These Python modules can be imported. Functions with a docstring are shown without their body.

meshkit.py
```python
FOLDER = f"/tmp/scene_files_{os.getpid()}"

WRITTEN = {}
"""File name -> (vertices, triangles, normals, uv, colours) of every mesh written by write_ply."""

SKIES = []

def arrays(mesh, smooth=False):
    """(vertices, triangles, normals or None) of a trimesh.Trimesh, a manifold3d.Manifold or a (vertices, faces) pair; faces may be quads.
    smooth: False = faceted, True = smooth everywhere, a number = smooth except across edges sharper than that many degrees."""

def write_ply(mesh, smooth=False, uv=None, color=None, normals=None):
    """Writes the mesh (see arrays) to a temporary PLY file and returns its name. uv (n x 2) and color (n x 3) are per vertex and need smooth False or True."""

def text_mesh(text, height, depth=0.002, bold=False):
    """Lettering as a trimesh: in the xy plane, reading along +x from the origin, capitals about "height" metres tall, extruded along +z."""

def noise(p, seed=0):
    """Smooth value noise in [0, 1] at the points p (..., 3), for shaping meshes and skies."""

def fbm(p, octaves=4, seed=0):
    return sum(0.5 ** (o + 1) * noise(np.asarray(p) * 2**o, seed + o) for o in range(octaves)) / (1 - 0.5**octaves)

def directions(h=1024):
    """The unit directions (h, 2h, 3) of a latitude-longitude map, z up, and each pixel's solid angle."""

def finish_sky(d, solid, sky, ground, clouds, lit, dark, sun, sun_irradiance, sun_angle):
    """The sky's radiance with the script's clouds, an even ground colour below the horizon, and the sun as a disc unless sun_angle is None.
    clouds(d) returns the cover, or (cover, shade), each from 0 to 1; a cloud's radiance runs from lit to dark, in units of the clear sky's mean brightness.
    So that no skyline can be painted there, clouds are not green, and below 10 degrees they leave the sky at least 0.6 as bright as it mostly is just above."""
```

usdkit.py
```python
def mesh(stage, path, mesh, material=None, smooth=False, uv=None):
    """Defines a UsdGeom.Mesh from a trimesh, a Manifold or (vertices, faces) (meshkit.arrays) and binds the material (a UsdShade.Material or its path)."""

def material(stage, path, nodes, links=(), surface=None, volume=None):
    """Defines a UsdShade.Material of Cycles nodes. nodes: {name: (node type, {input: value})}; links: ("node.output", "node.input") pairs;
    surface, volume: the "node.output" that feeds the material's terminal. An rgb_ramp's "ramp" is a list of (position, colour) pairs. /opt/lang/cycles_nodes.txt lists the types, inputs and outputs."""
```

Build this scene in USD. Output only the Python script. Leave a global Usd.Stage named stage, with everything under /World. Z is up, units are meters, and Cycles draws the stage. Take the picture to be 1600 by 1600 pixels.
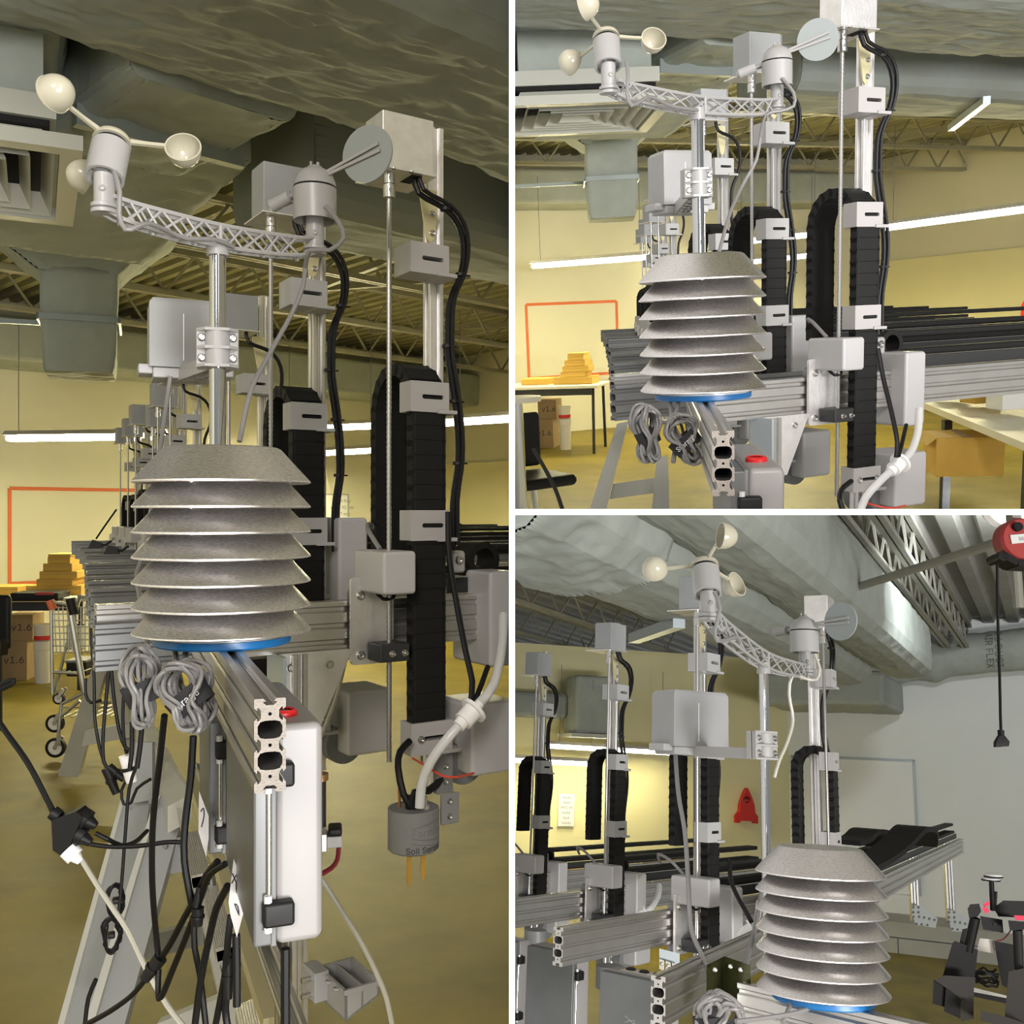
import math, random
import numpy as np, trimesh
from shapely.geometry import Polygon, Point, box as sbox
from shapely.ops import unary_union
from shapely import affinity
from pxr import Usd, UsdGeom, UsdLux, UsdShade, Gf, Sdf, Vt
import usdkit, meshkit

rng = random.Random(7)
nrg = np.random.default_rng(7)
stage = Usd.Stage.CreateInMemory()
UsdGeom.SetStageUpAxis(stage, UsdGeom.Tokens.z)
UsdGeom.SetStageMetersPerUnit(stage, 1.0)
UsdGeom.Xform.Define(stage, '/World')
UsdGeom.Scope.Define(stage, '/World/Looks')

# ------------------------------------------------------------------ camera, sky, lights
F = 1600.0                                   # focal length in pixels of the 1600 px frame
EYE = np.array([0, 0, 1.6])
cam = UsdGeom.Camera.Define(stage, '/World/camera')
cam.CreateHorizontalApertureAttr(36.0); cam.CreateVerticalApertureAttr(36.0)
cam.CreateFocalLengthAttr(36.0 * F / 1600)
cam.CreateClippingRangeAttr(Gf.Vec2f(0.05, 200))
cam.CreateExposureAttr(0.0)
cx = UsdGeom.Xformable(cam)
cx.AddTranslateOp().Set(Gf.Vec3d(*EYE)); cx.AddRotateXOp().Set(90.0)

dome = UsdLux.DomeLight.Define(stage, '/World/sky')
dome.CreateIntensityAttr(0.125); dome.CreateColorAttr(Gf.Vec3f(0.93, 0.97, 1.0))

def area_light(name, pos, target, w, h, power, color):
    """a rectangular light facing its target"""
    l = UsdLux.RectLight.Define(stage, '/World/' + name)
    l.CreateWidthAttr(w); l.CreateHeightAttr(h); l.CreateIntensityAttr(power); l.CreateColorAttr(Gf.Vec3f(*color))
    z = np.array(pos, float) - np.array(target, float); z /= np.linalg.norm(z)
    x = np.cross([0, 0, 1], z)
    x = x / np.linalg.norm(x) if np.linalg.norm(x) > 1e-6 else np.array([1.0, 0, 0])
    y = np.cross(z, x)
    m = np.eye(4); m[:3, 0], m[:3, 1], m[:3, 2], m[:3, 3] = x, y, z, pos
    UsdGeom.Xformable(l).AddTransformOp().Set(Gf.Matrix4d(m.T.tolist()))
    return l
# lights out of view behind the camera, one placed to light each room
area_light('unseen_light_left', (-0.3, -7.0, 5.0), (-0.3, 1.2, 1.6), 1.8, 2.8, 34.0, (1.0, 0.92, 0.89))
area_light('unseen_light_right', (4.6, -5.2, 4.6), (0.7, 1.6, 1.9), 2.4, 2.4, 9.5, (1.0, 0.92, 0.89))
area_light('unseen_light_low', (5.5, -8.0, 0.0), (1.2, 4.0, 0.9), 4.5, 2.6, 45.0, (0.98, 0.97, 0.97))

# ------------------------------------------------------------------ three rooms seen side by side
TB = 10 / F * 0.62                           # the white partition boards: 10 px wide where they begin
class Room:
    """A room: z up from its floor, the eye at (0, 0, H); world = EYE + R (p - (0, 0, H))."""
    def __init__(s, name, pitch=0, roll=0, planes=()):
        p, r = math.radians(pitch), math.radians(roll)
        Rx = np.array([[1, 0, 0], [0, math.cos(p), -math.sin(p)], [0, math.sin(p), math.cos(p)]])
        Ry = np.array([[math.cos(r), 0, math.sin(r)], [0, 1, 0], [-math.sin(r), 0, math.cos(r)]])
        s.name, s.R, s.planes, s.H = name, Ry @ Rx, planes, 2.3 if name == 'C' else 1.6
    def world(s, p):
        return (np.atleast_2d(p) - [0, 0, s.H]) @ s.R.T + EYE
    def ray(s, x, y):
        return s.R.T @ np.array([(x - 800) / F, 1.0, -(y - 800) / F])
    def at(s, x, y, Z):
        """the point at depth Z from the eye seen at a place of the picture"""
        return s.ray(x, y) * Z + [0, 0, s.H]
    def on(s, x, y, p0, n):
        """the point seen there on the plane through p0 with normal n"""
        d, e = s.ray(x, y), np.array([0, 0, s.H])
        t = np.dot(np.asarray(p0) - e, n) / np.dot(d, n)
        return e + d * t
    def floor(s, x, y, z=0.0):
        return s.on(x, y, (0, 0, z), (0, 0, 1))
    def matrix(s):
        m = np.eye(4); m[:3, :3] = s.R; m[:3, 3] = EYE - s.R @ [0, 0, s.H]
        return m
E = TB / 2 + 0.0004
A = Room('A', planes=[((-E, 0, 0), (-1, 0, 0))])
B = Room('B', pitch=10.4, roll=-2.6, planes=[((E, 0, 0), (1, 0, 0)), ((0, 0, EYE[2] + E), (0, 0, 1))])
C = Room('C', pitch=-13.45, roll=2.5, planes=[((E, 0, 0), (1, 0, 0)), ((0, 0, EYE[2] - E), (0, 0, -1))])

# ------------------------------------------------------------------ materials
LOOK = {}
def look(name, color, rough=0.5, metal=0.0, var=0.0, scale=8.0, bump=0.0, bscale=60.0, detail=4.0, stretch=(1, 1, 1), color2=None, **kw):
    """principled paint / metal / plastic with noise in its tone and fine relief"""
    color = np.array(color, float)
    n = {'p': ('principled_bsdf', dict(base_color=color, roughness=rough, metallic=metal, **kw)), 'tc': ('texture_coordinate', {}), 'mp': ('mapping', {'scale': stretch})}
    l = [('tc.object', 'mp.vector')]
    if var or color2 is not None:
        c2 = np.array(color2, float) if color2 is not None else np.clip(color * (1 + var), 0, 1)
        n['n'] = ('noise_texture', {'scale': scale, 'detail': detail, 'roughness': 0.6})
        n['r'] = ('rgb_ramp', {'ramp': [(0.25, color * (1 - var) if color2 is None else color), (0.75, c2)]})
        l += [('mp.vector', 'n.vector'), ('n.fac', 'r.fac'), ('r.color', 'p.base_color')]
    if bump:
        n['bn'] = ('noise_texture', {'scale': bscale, 'detail': 3.0})
        n['b'] = ('bump', {'strength': min(1.0, bump), 'distance': 0.002 * max(1.0, bump)})
        l += [('mp.vector', 'bn.vector'), ('bn.fac', 'b.height'), ('b.normal', 'p.normal')]
    LOOK[name] = usdkit.material(stage, '/World/Looks/' + name, n, l, surface='p.BSDF')
    return LOOK[name]
def glow(name, color, strength):
    LOOK[name] = usdkit.material(stage, '/World/Looks/' + name, {'e': ('emission', {'color': color, 'strength': strength})}, [], surface='e.emission')

look('board_white', (0.93, 0.93, 0.93), 0.9)
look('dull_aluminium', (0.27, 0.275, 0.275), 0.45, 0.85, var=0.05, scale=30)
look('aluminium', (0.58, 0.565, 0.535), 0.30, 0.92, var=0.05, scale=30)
look('bright_aluminium', (0.80, 0.78, 0.76), 0.38, 0.85, var=0.10, scale=45, bump=0.15, bscale=200)
look('sawn_aluminium', (0.30, 0.27, 0.235), 0.6, 0.4, var=0.15, scale=120, bump=0.5, bscale=600)
look('polished_steel', (0.50, 0.50, 0.49), 0.10, 1.0)
look('screw_steel', (0.55, 0.54, 0.52), 0.25, 1.0)
look('thread_steel', (0.38, 0.37, 0.35), 0.35, 0.9)
look('blue_plastic', (0.005, 0.13, 0.36), 0.35, specular_ior_level=0.5)
look('clear_ring', (0.55, 0.57, 0.58), 0.2)
look('print_grey', (0.36, 0.36, 0.35), 0.45, var=0.03, scale=40)
look('print_light', (0.31, 0.305, 0.295), 0.36)
look('bracket_pale', (0.36, 0.345, 0.335), 0.45)
look('station_grey', (0.29, 0.29, 0.285), 0.36, var=0.03, scale=25)
look('vane_grey', (0.25, 0.275, 0.27), 0.3)
look('housing_grey', (0.27, 0.28, 0.28), 0.42, var=0.04, scale=25)  # motor housing metal, its shade put into this darker colour
look('plastic_grey', (0.40, 0.395, 0.39), 0.38, var=0.02, scale=25)
look('dark_print', (0.16, 0.165, 0.165), 0.5)
look('sensor_grey', (0.20, 0.205, 0.205), 0.45, var=0.06, scale=60)
look('print_black', (0.018, 0.019, 0.019), 0.5)
look('chain_black', (0.007, 0.007, 0.0065), 0.6, specular_ior_level=0.25)
look('chain_side', (0.030, 0.034, 0.033), 0.42)
look('rubber_black', (0.008, 0.008, 0.008), 0.5, specular_ior_level=0.3)
look('cable_black', (0.005, 0.005, 0.0055), 0.5, specular_ior_level=0.3)
look('cable_grey', (0.19, 0.185, 0.178), 0.42)
look('cable_pale', (0.46, 0.445, 0.38), 0.4)
look('cup_cream', (0.42, 0.395, 0.30), 0.22)
look('tube_clear', (0.80, 0.81, 0.80), 0.2, transmission_weight=0.35, ior=1.35)
look('filter_white', (0.86, 0.86, 0.85), 0.3)
look('box_white', (0.28, 0.268, 0.26), 0.4)
look('lid_grey', (0.115, 0.12, 0.118), 0.32, var=0.15, scale=9)
look('gold_probe', (0.62, 0.36, 0.07), 0.4, 0.5)
look('paper', (0.50, 0.49, 0.485), 0.8)
look('ink', (0.02, 0.02, 0.03), 0.6)
look('red_plastic', (0.55, 0.012, 0.012), 0.35)
look('rocket_red', (0.62, 0.02, 0.012), 0.5)
look('wire_red', (0.55, 0.06, 0.03), 0.4)
look('wire_dark_red', (0.18, 0.01, 0.02), 0.4)
look('zinc_yellow', (0.66, 0.60, 0.36), 0.38, 0.5)
look('zinc_blue', (0.52, 0.58, 0.62), 0.35, 0.8)
look('brass', (0.42, 0.22, 0.08), 0.35, 0.7)
look('floor_ochre', (0.125, 0.097, 0.013), 0.5, scale=1.6, detail=5, color2=(0.27, 0.205, 0.022), bump=0.2, bscale=30, specular_ior_level=0.25)
look('floor_brown', (0.13, 0.11, 0.055), 0.6, scale=1.5, detail=8, color2=(0.22, 0.19, 0.10), bump=0.2, bscale=30)
look('wall_cream', (0.72, 0.69, 0.52), 0.6, var=0.03, scale=1.5)
look('wall_yellow_lit', (0.82, 0.76, 0.44), 0.6, var=0.02, scale=1.5)  # yellow of the tube light is put into the wall colour
look('wall_white', (0.80, 0.82, 0.80), 0.6, var=0.03, scale=1.2)
look('panel_white', (0.84, 0.85, 0.83), 0.35)
look('deck_cream', (0.31, 0.295, 0.165), 0.6, var=0.15, scale=3)
look('deck_grey', (0.30, 0.295, 0.265), 0.6, var=0.15, scale=2)
look('joist_cream', (0.33, 0.315, 0.225), 0.55, var=0.1, scale=5)
look('joist_grey', (0.36, 0.35, 0.30), 0.55, var=0.1, scale=5)
look('duct_wrap', (0.255, 0.265, 0.23), 0.75, scale=2.2, color2=(0.30, 0.33, 0.31), bump=1.6, bscale=14, detail=5, stretch=(1, 1, 0.6))
look('duct_wrap_pale', (0.38, 0.41, 0.37), 0.75, var=0.12, scale=4, bump=1.3, bscale=16, detail=5)
look('duct_metal', (0.32, 0.36, 0.35), 0.4, 0.3, var=0.08, scale=4)
look('louvre_white', (0.52, 0.52, 0.45), 0.4)
look('hole_black', (0.01, 0.01, 0.01), 0.9)  # flat black; also stands in for the dark inside holes and gaps
look('tape_red', (0.70, 0.16, 0.05), 0.6)
look('card_ochre', (0.60, 0.37, 0.07), 0.8, var=0.08, scale=5)
look('card_brown', (0.33, 0.23, 0.12), 0.8, var=0.08, scale=5)
look('timber_white', (0.45, 0.45, 0.40), 0.65, var=0.10, scale=6, stretch=(1, 1, 0.3), bump=0.5, bscale=40)
look('timber_grey', (0.28, 0.29, 0.285), 0.7, var=0.10, scale=5, stretch=(1, 1, 0.3), bump=0.5, bscale=40)
look('tread_alloy', (0.42, 0.41, 0.34), 0.5, 0.5)
look('cart_steel', (0.50, 0.50, 0.47), 0.3, 0.9)
look('tin_steel', (0.75, 0.76, 0.76), 0.15, 1.0)
look('pail_white', (0.72, 0.69, 0.60), 0.5)
look('table_white', (0.78, 0.75, 0.62), 0.4)
look('drone_black', (0.007, 0.0065, 0.0065), 0.5, specular_ior_level=0.3)
look('drone_grey', (0.022, 0.021, 0.02), 0.5, specular_ior_level=0.3)
look('drone_brown', (0.035, 0.031, 0.028), 0.6, specular_ior_level=0.3)
look('pink_red', (0.75, 0.02, 0.08), 0.4)
look('strap_black', (0.015, 0.015, 0.016), 0.8)
look('lettering', (0.72, 0.72, 0.72), 0.6)
look('gusset_white', (0.62, 0.66, 0.68), 0.4, 0.3)
look('reel_red', (0.42, 0.05, 0.045), 0.4)
look('lamp_rim', (0.75, 0.72, 0.66), 0.3)
look('green_black', (0.05, 0.055, 0.02), 0.3, 0.6)
look('seal_white', (0.8, 0.8, 0.78), 0.4)
look('base_timber', (0.42, 0.42, 0.37), 0.7, var=0.08, scale=3)
glow('tube_glow', (1.0, 0.91, 0.54), 210.0)
glow('tube_glow_dim', (1.0, 0.92, 0.58), 75.0)
glow('lamp_glow', (1.0, 0.93, 0.96), 1.6)
n = {'p': ('principled_bsdf', dict(base_color=(0.62, 0.595, 0.585), roughness=0.34, metallic=0.95, anisotropic=0.85)), 't': ('tangent', dict(direction_type='radial', axis='z')), 'tc': ('texture_coordinate', {}), 'mp': ('mapping', {'scale': (260, 260, 2600)}), 'n': ('noise_texture', {'scale': 1.0, 'detail': 3.0, 'roughness': 0.65}), 'r': ('rgb_ramp', {'ramp': [(0.3, (0.56, 0.54, 0.53)), (0.7, (0.76, 0.73, 0.71))]}), 'b': ('bump', {'strength': 0.08, 'distance': 0.0004}), 'rr': ('map_range', dict(from_min=0.3, from_max=0.7, to_min=0.27, to_max=0.40))}
LOOK['shield_silver'] = usdkit.material(stage, '/World/Looks/shield_silver', n, [('t.tangent', 'p.tangent'), ('tc.object', 'mp.vector'), ('mp.vector', 'n.vector'), ('n.fac', 'r.fac'), ('r.color', 'p.base_color'), ('n.fac', 'b.height'), ('b.normal', 'p.normal'), ('n.fac', 'rr.value'), ('rr.result', 'p.roughness')], surface='p.BSDF')

# ------------------------------------------------------------------ mesh helpers
def cat(*ms):
    out = []
    for m in ms:
        out += list(m) if isinstance(m, (list, tuple)) else [m]
    return trimesh.util.concatenate(out)
def bx(x0, x1, y0, y1, z0, z1, bev=0.0):
    """a box, its edges rounded off by bev"""
    if bev <= 0:
        m = trimesh.creation.box((x1 - x0, y1 - y0, z1 - z0)); m.apply_translation(((x0 + x1) / 2, (y0 + y1) / 2, (z0 + z1) / 2)); return m
    b = min(bev, 0.45 * min(x1 - x0, y1 - y0, z1 - z0))
    pts = []
    for sx, X in ((1, x0), (-1, x1)):
        for sy, Y in ((1, y0), (-1, y1)):
            for sz, Z in ((1, z0), (-1, z1)):
                k = 0.3
                for a in ((0, 1, 1), (1, 0, 1), (1, 1, 0), (k, k, 1), (k, 1, k), (1, k, k)):
                    pts.append((X + sx * b * a[0], Y + sy * b * a[1], Z + sz * b * a[2]))
    return trimesh.convex.convex_hull(np.array(pts))
def hull(pts):
    return trimesh.convex.convex_hull(np.array(pts, float))
def align(z, up=(0, 0, 1)):
    z = np.array(z, float); z /= np.linalg.norm(z)
    x = np.cross(up, z)
    if np.linalg.norm(x) < 1e-6: x = np.cross((0, 1, 0), z)
    x /= np.linalg.norm(x); y = np.cross(z, x)
    return np.stack([x, y, z], 1)
def M4(R=None, t=(0, 0, 0)):
    m = np.eye(4)
    if R is not None: m[:3, :3] = R
    m[:3, 3] = t
    return m
def rz(deg):
    a = math.radians(deg); return np.array([[math.cos(a), -math.sin(a), 0], [math.sin(a), math.cos(a), 0], [0, 0, 1.0]])
def rx(deg):
    a = math.radians(deg); return np.array([[1.0, 0, 0], [0, math.cos(a), -math.sin(a)], [0, math.sin(a), math.cos(a)]])
def ry(deg):
    a = math.radians(deg); return np.array([[math.cos(a), 0, math.sin(a)], [0, 1.0, 0], [-math.sin(a), 0, math.cos(a)]])
def mv(m, t=(0, 0, 0), R=None):
    m = m.copy(); m.apply_transform(M4(R, t)); return m
def cyl(p0, p1, r, n=20, r1=None):
    """a (tapered) rod from p0 to p1"""
    p0, p1 = np.array(p0, float), np.array(p1, float)
    h = np.linalg.norm(p1 - p0); r1 = r if r1 is None else r1
    m = trimesh.creation.revolve([(0, 0), (r, 0), (r1, h), (0, h)], sections=n)
    m.apply_transform(M4(align(p1 - p0), p0)); return m
def lathe(prof, n=32):
    return trimesh.creation.revolve(prof, sections=n)
def bar(p0, p1, w, h, up=(0, 0, 1)):
    """a square bar from p0 to p1; h runs along up"""
    p0, p1 = np.array(p0, float), np.array(p1, float)
    m = trimesh.creation.box((w, h, np.linalg.norm(p1 - p0))); m.apply_transform(M4(align(p1 - p0, up), (p0 + p1) / 2)); return m
def smoothline(P, step=0.012, closed=False):
    """points along a Catmull-Rom curve through P"""
    P = [np.array(p, float) for p in P]
    if len(P) < 3: return np.array(P)
    Q = [2 * P[0] - P[1]] + P + [2 * P[-1] - P[-2]]
    out = []
    for i in range(1, len(Q) - 2):
        a, b, c, d = Q[i - 1:i + 3]
        k = max(2, min(14, int(np.linalg.norm(c - b) / step)))
        for t in np.linspace(0, 1, k, endpoint=False):
            out.append(0.5 * (2 * b + (c - a) * t + (2 * a - 5 * b + 4 * c - d) * t * t + (3 * b - a - 3 * c + d) * t ** 3))
    out.append(P[-1])
    return np.array(out)
def tube(P, r, n=8, smooth=True, step=0.012):
    """a cable: a round tube along a smooth curve through P"""
    P = smoothline(P, step) if smooth else np.array(P, float)
    keep = [0]
    for i in range(1, len(P)):
        if np.linalg.norm(P[i] - P[keep[-1]]) > 1e-5: keep.append(i)
    P = P[keep]
    T = np.gradient(P, axis=0); T /= np.linalg.norm(T, axis=1, keepdims=True)
    u = np.cross(T[0], [0, 0, 1.0]); u = u if np.linalg.norm(u) > 0.05 else np.cross(T[0], [1.0, 0, 0]); u /= np.linalg.norm(u)
    a = np.linspace(0, 2 * np.pi, n, endpoint=False); V = []
    rr = np.broadcast_to(r, len(P)) if np.ndim(r) == 0 else np.interp(np.linspace(0, 1, len(P)), np.linspace(0, 1, len(r)), r)
    for i in range(len(P)):
        u = u - T[i] * np.dot(u, T[i]); u /= np.linalg.norm(u); w = np.cross(T[i], u)
        V.append(P[i] + rr[i] * (np.outer(np.cos(a), u) + np.outer(np.sin(a), w)))
    V = np.vstack(V + [P[:1], P[-1:]]); f = []
    for i in range(len(P) - 1):
        for j in range(n):
            k = (j + 1) % n; f += [(i * n + j, i * n + k, (i + 1) * n + k), (i * n + j, (i + 1) * n + k, (i + 1) * n + j)]
    c0, c1, e = len(P) * n, len(P) * n + 1, (len(P) - 1) * n
    for j in range(n):
        k = (j + 1) % n; f += [(c0, k, j), (c1, e + j, e + k)]
    return trimesh.Trimesh(V, f, process=False)
def extrude(poly, h):
    if poly.geom_type == 'MultiPolygon':
        return cat([trimesh.creation.extrude_polygon(g, h) for g in poly.geoms])
    return trimesh.creation.extrude_polygon(poly, h)
def prism(poly, p0, p1, up=(0, 0, 1)):
    """a profile (x across, y along up) swept straight from p0 to p1"""
    p0, p1 = np.array(p0, float), np.array(p1, float)
    m = extrude(poly, np.linalg.norm(p1 - p0)); m.apply_transform(M4(align(p1 - p0, up), p0)); return m
def rrect(w, h, r):
    return sbox(-w / 2 + r, -h / 2 + r, w / 2 - r, h / 2 - r).buffer(r, quad_segs=3) if r > 0 else sbox(-w / 2, -h / 2, w / 2, h / 2)
def slot_profile(nx, ny, u=0.020, simple=False):
    """the section of a T-slot aluminium extrusion of nx by ny cells"""
    W, H = nx * u, ny * u
    p = rrect(W, H, 0.001)
    so = Polygon([(-0.0042, 0.001), (0.0042, 0.001), (0.0042, 0), (0.0026, -0.0016), (0.0026, -0.003), (-0.0026, -0.003), (-0.0026, -0.0016), (-0.0042, 0)]); si = Polygon([(-0.0042, -0.0019), (0.0042, -0.0019), (0.0042, -0.0028), (0.0024, -0.0043), (-0.0024, -0.0043), (-0.0042, -0.0028)])
    slot = so if simple else unary_union([so, si]); cut = []
    for i in range(nx):
        c = (i + 0.5) * u - W / 2
        cut += [affinity.translate(slot, c, H / 2), affinity.translate(affinity.rotate(slot, 180, origin=(0, 0)), c, -H / 2)]
    for j in range(ny):
        c = (j + 0.5) * u - H / 2
        cut += [affinity.translate(affinity.rotate(slot, -90, origin=(0, 0)), W / 2, c), affinity.translate(affinity.rotate(slot, 90, origin=(0, 0)), -W / 2, c)]
        if not simple: cut += [Point((i + 0.5) * u - W / 2, c).buffer(0.0012, quad_segs=2) for i in range(nx)]
    if not simple:
        for j in range(1, ny):
            c = j * u - H / 2
            cut.append(Polygon([(-0.0078, c - 0.0022), (-0.0062, c - 0.0050), (-0.0030, c - 0.0058), (0.0030, c - 0.0058), (0.0062, c - 0.0050), (0.0078, c - 0.0022), (0.0078, c + 0.0022), (0.0062, c + 0.0050), (0.0030, c + 0.0058), (-0.0030, c + 0.0058), (-0.0062, c + 0.0050), (-0.0078, c + 0.0022)]))
    return p.difference(unary_union(cut))
P20, P26, P26s, P20s = slot_profile(1, 1), slot_profile(1, 3), slot_profile(1, 3, simple=True), slot_profile(1, 1, simple=True)
def screw(p, d, r=0.004, h=0.003):
    """a button-head screw with its hex socket, standing on p, facing d"""
    head = lathe([(0, 0), (r, 0), (r, h * 0.45), (r * 0.72, h * 0.95), (r * 0.5, h), (r * 0.5, h * 0.45), (0, h * 0.45)], 14)
    head.apply_transform(M4(align(d), p)); return head
def text_on(s, height, depth=0.0004):
    m = meshkit.text_mesh(s, height)
    v, f, _ = meshkit.arrays(m)
    m = trimesh.Trimesh(v, f, process=False); e = m.extents
    m.apply_translation(-(m.bounds[0] + m.bounds[1]) / 2)
    m.apply_scale((1, 1, depth / max(e[2], 1e-9)) if e[2] > 1e-9 else 1.0)
    return m
def subdiv(m, edge):
    v, f = trimesh.remesh.subdivide_to_size(m.vertices, m.faces, edge, max_iter=12)
    m = trimesh.Trimesh(v, f, process=False); m.merge_vertices(); return m
def crumple(m, edge, amp, scale, seed=0):
    """wrinkled foil or canvas: a finely divided mesh pushed in and out by noise"""
    m = subdiv(m, edge)
    p = m.vertices
    n = meshkit.fbm(p * scale, 4, seed) - 0.5
    n += 0.7 * (np.abs(meshkit.fbm(p * scale * np.array([2.2, 2.2, 0.9]) + 7, 3, seed + 3) - 0.5) * -2 + 0.3)
    m.vertices = p + np.array(m.vertex_normals) * (n * amp)[:, None]
    return m

# ------------------------------------------------------------------ things
used = {}
def fresh(name):
    k = used.get(name, 0); used[name] = k + 1
    return name if k == 0 else f'{name}_{k:03d}'
def bind(path, mesh, mat, smooth):
    usdkit.mesh(stage, path, mesh, LOOK[mat] if isinstance(mat, str) else mat, smooth)
def clip(mesh, W, room):
    """(mesh cut at the room's partition boards, changed?); None when nothing of it lies inside"""
    if room is None or not room.planes: return mesh, False
    v = mesh.vertices @ W[:3, :3].T + W[:3, 3]; changed = False
    inside = [((v - o) @ np.array(n)) for o, n in room.planes]
    if all((d >= 0).all() for d in inside): return mesh, False
    if any((d < 0).all() for d in inside): return None, True
    m = mesh.copy(); m.apply_transform(W)
    for o, n in room.planes:
        d = (m.vertices - o) @ np.array(n)
        if (d < 0).any():
            if (d < 0).all(): return None, True
            try: c = m.slice_plane(o, n, cap=bool(m.is_watertight))
            except Exception: c = m.slice_plane(o, n, cap=False)
            m = c
            if m is None or len(m.faces) == 0: return None, True
    m.apply_transform(np.linalg.inv(W)); return m, True
class Kit:
    """a thing before it stands anywhere: parts (name, mesh, material) and their sub-parts"""
    def __init__(s): s.parts, s.first, s.names = [], None, {}
    def num(s, parent, name):
        k = s.names.get((parent, name), 0); s.names[(parent, name)] = k + 1
        return name if k == 0 else f'{name}_{k:03d}'
    def part(s, name, mesh, mat, parent='', smooth=30, label=None, kind=None):
        path = (parent + '/' if parent else '') + s.num(parent, name)
        s.parts.append((path, mesh, mat, smooth, label, kind)); return path
    def scaled(s, f, R=None):
        s.parts = [(p, None if m is None else mv(m, (0, 0, 0), (np.eye(3) if R is None else R) * f), *r) for p, m, *r in s.parts]; return s
    def frame(s, name, parent=''):
        """a part that only holds sub-parts"""
        path = (parent + '/' if parent else '') + s.num(parent, name)
        s.parts.append((path, None, None, 0, None, None)); return path
def tag(prim, label=None, cat_=None, group=None, kind=None):
    for k, v in (('label', label), ('category', cat_), ('group', group), ('kind', kind)):
        if v: prim.SetCustomDataByKey(k, v)
def place(kit, name, room, pos, R=None, label=None, cat_=None, group=None, kind=None):
    """stands the kit in a room: pos and R are in the room's own frame"""
    W = (room.matrix() if room else np.eye(4)) @ M4(R, pos)
    done, cutany = [], False
    for path, mesh, mat, sm, lab, kd in kit.parts:
        if mesh is None: done.append((path, None, mat, sm, lab, kd)); continue
        c, ch = clip(mesh, W, room); cutany |= ch
        if c is not None: done.append((path, c, mat, sm, lab, kd))
    if not any(d[1] is not None for d in done): return None
    nm = fresh(name); root = '/World/' + nm
    x = UsdGeom.Xform.Define(stage, root); x.AddTransformOp().Set(Gf.Matrix4d(W.T.tolist()))
    tag(x.GetPrim(), label, cat_, group, kind)
    if kit.first and not cutany:
        x.GetPrim().GetReferences().AddInternalReference(kit.first); x.GetPrim().SetInstanceable(True); return x
    have = {d[0] for d in done if d[1] is not None}
    for path, mesh, mat, sm, lab, kd in done:
        if mesh is None:
            if any(h.startswith(path + '/') for h in have): UsdGeom.Xform.Define(stage, root + '/' + path)
            continue
        up = path.rpartition('/')[0]
        if up and not stage.GetPrimAtPath(root + '/' + up): UsdGeom.Xform.Define(stage, root + '/' + up)
        bind(root + '/' + path, mesh, mat, sm)
        if lab or kd: tag(stage.GetPrimAtPath(root + '/' + path), lab, None, None, kd)
    if not kit.first and not cutany: kit.first = root
    return x
def solid(name, mesh, mat, room, label, cat_, group=None, smooth=30, kind=None):
    """a thing of one mesh, given in the room's own frame; its origin goes to its foot"""
    o = np.array([*(mesh.bounds[0][:2] + mesh.bounds[1][:2]) / 2, mesh.bounds[0][2]])
    m = mv(mesh, -o); W = (room.matrix() if room else np.eye(4)) @ M4(None, o)
    m, _ = clip(m, W, room)
    if m is None: return None
    nm = fresh(name); bind('/World/' + nm, m, mat, smooth)
    g = UsdGeom.Mesh.Get(stage, '/World/' + nm); g.AddTransformOp().Set(Gf.Matrix4d(W.T.tolist()))
    tag(g.GetPrim(), label, cat_, group, kind); return g
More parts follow.
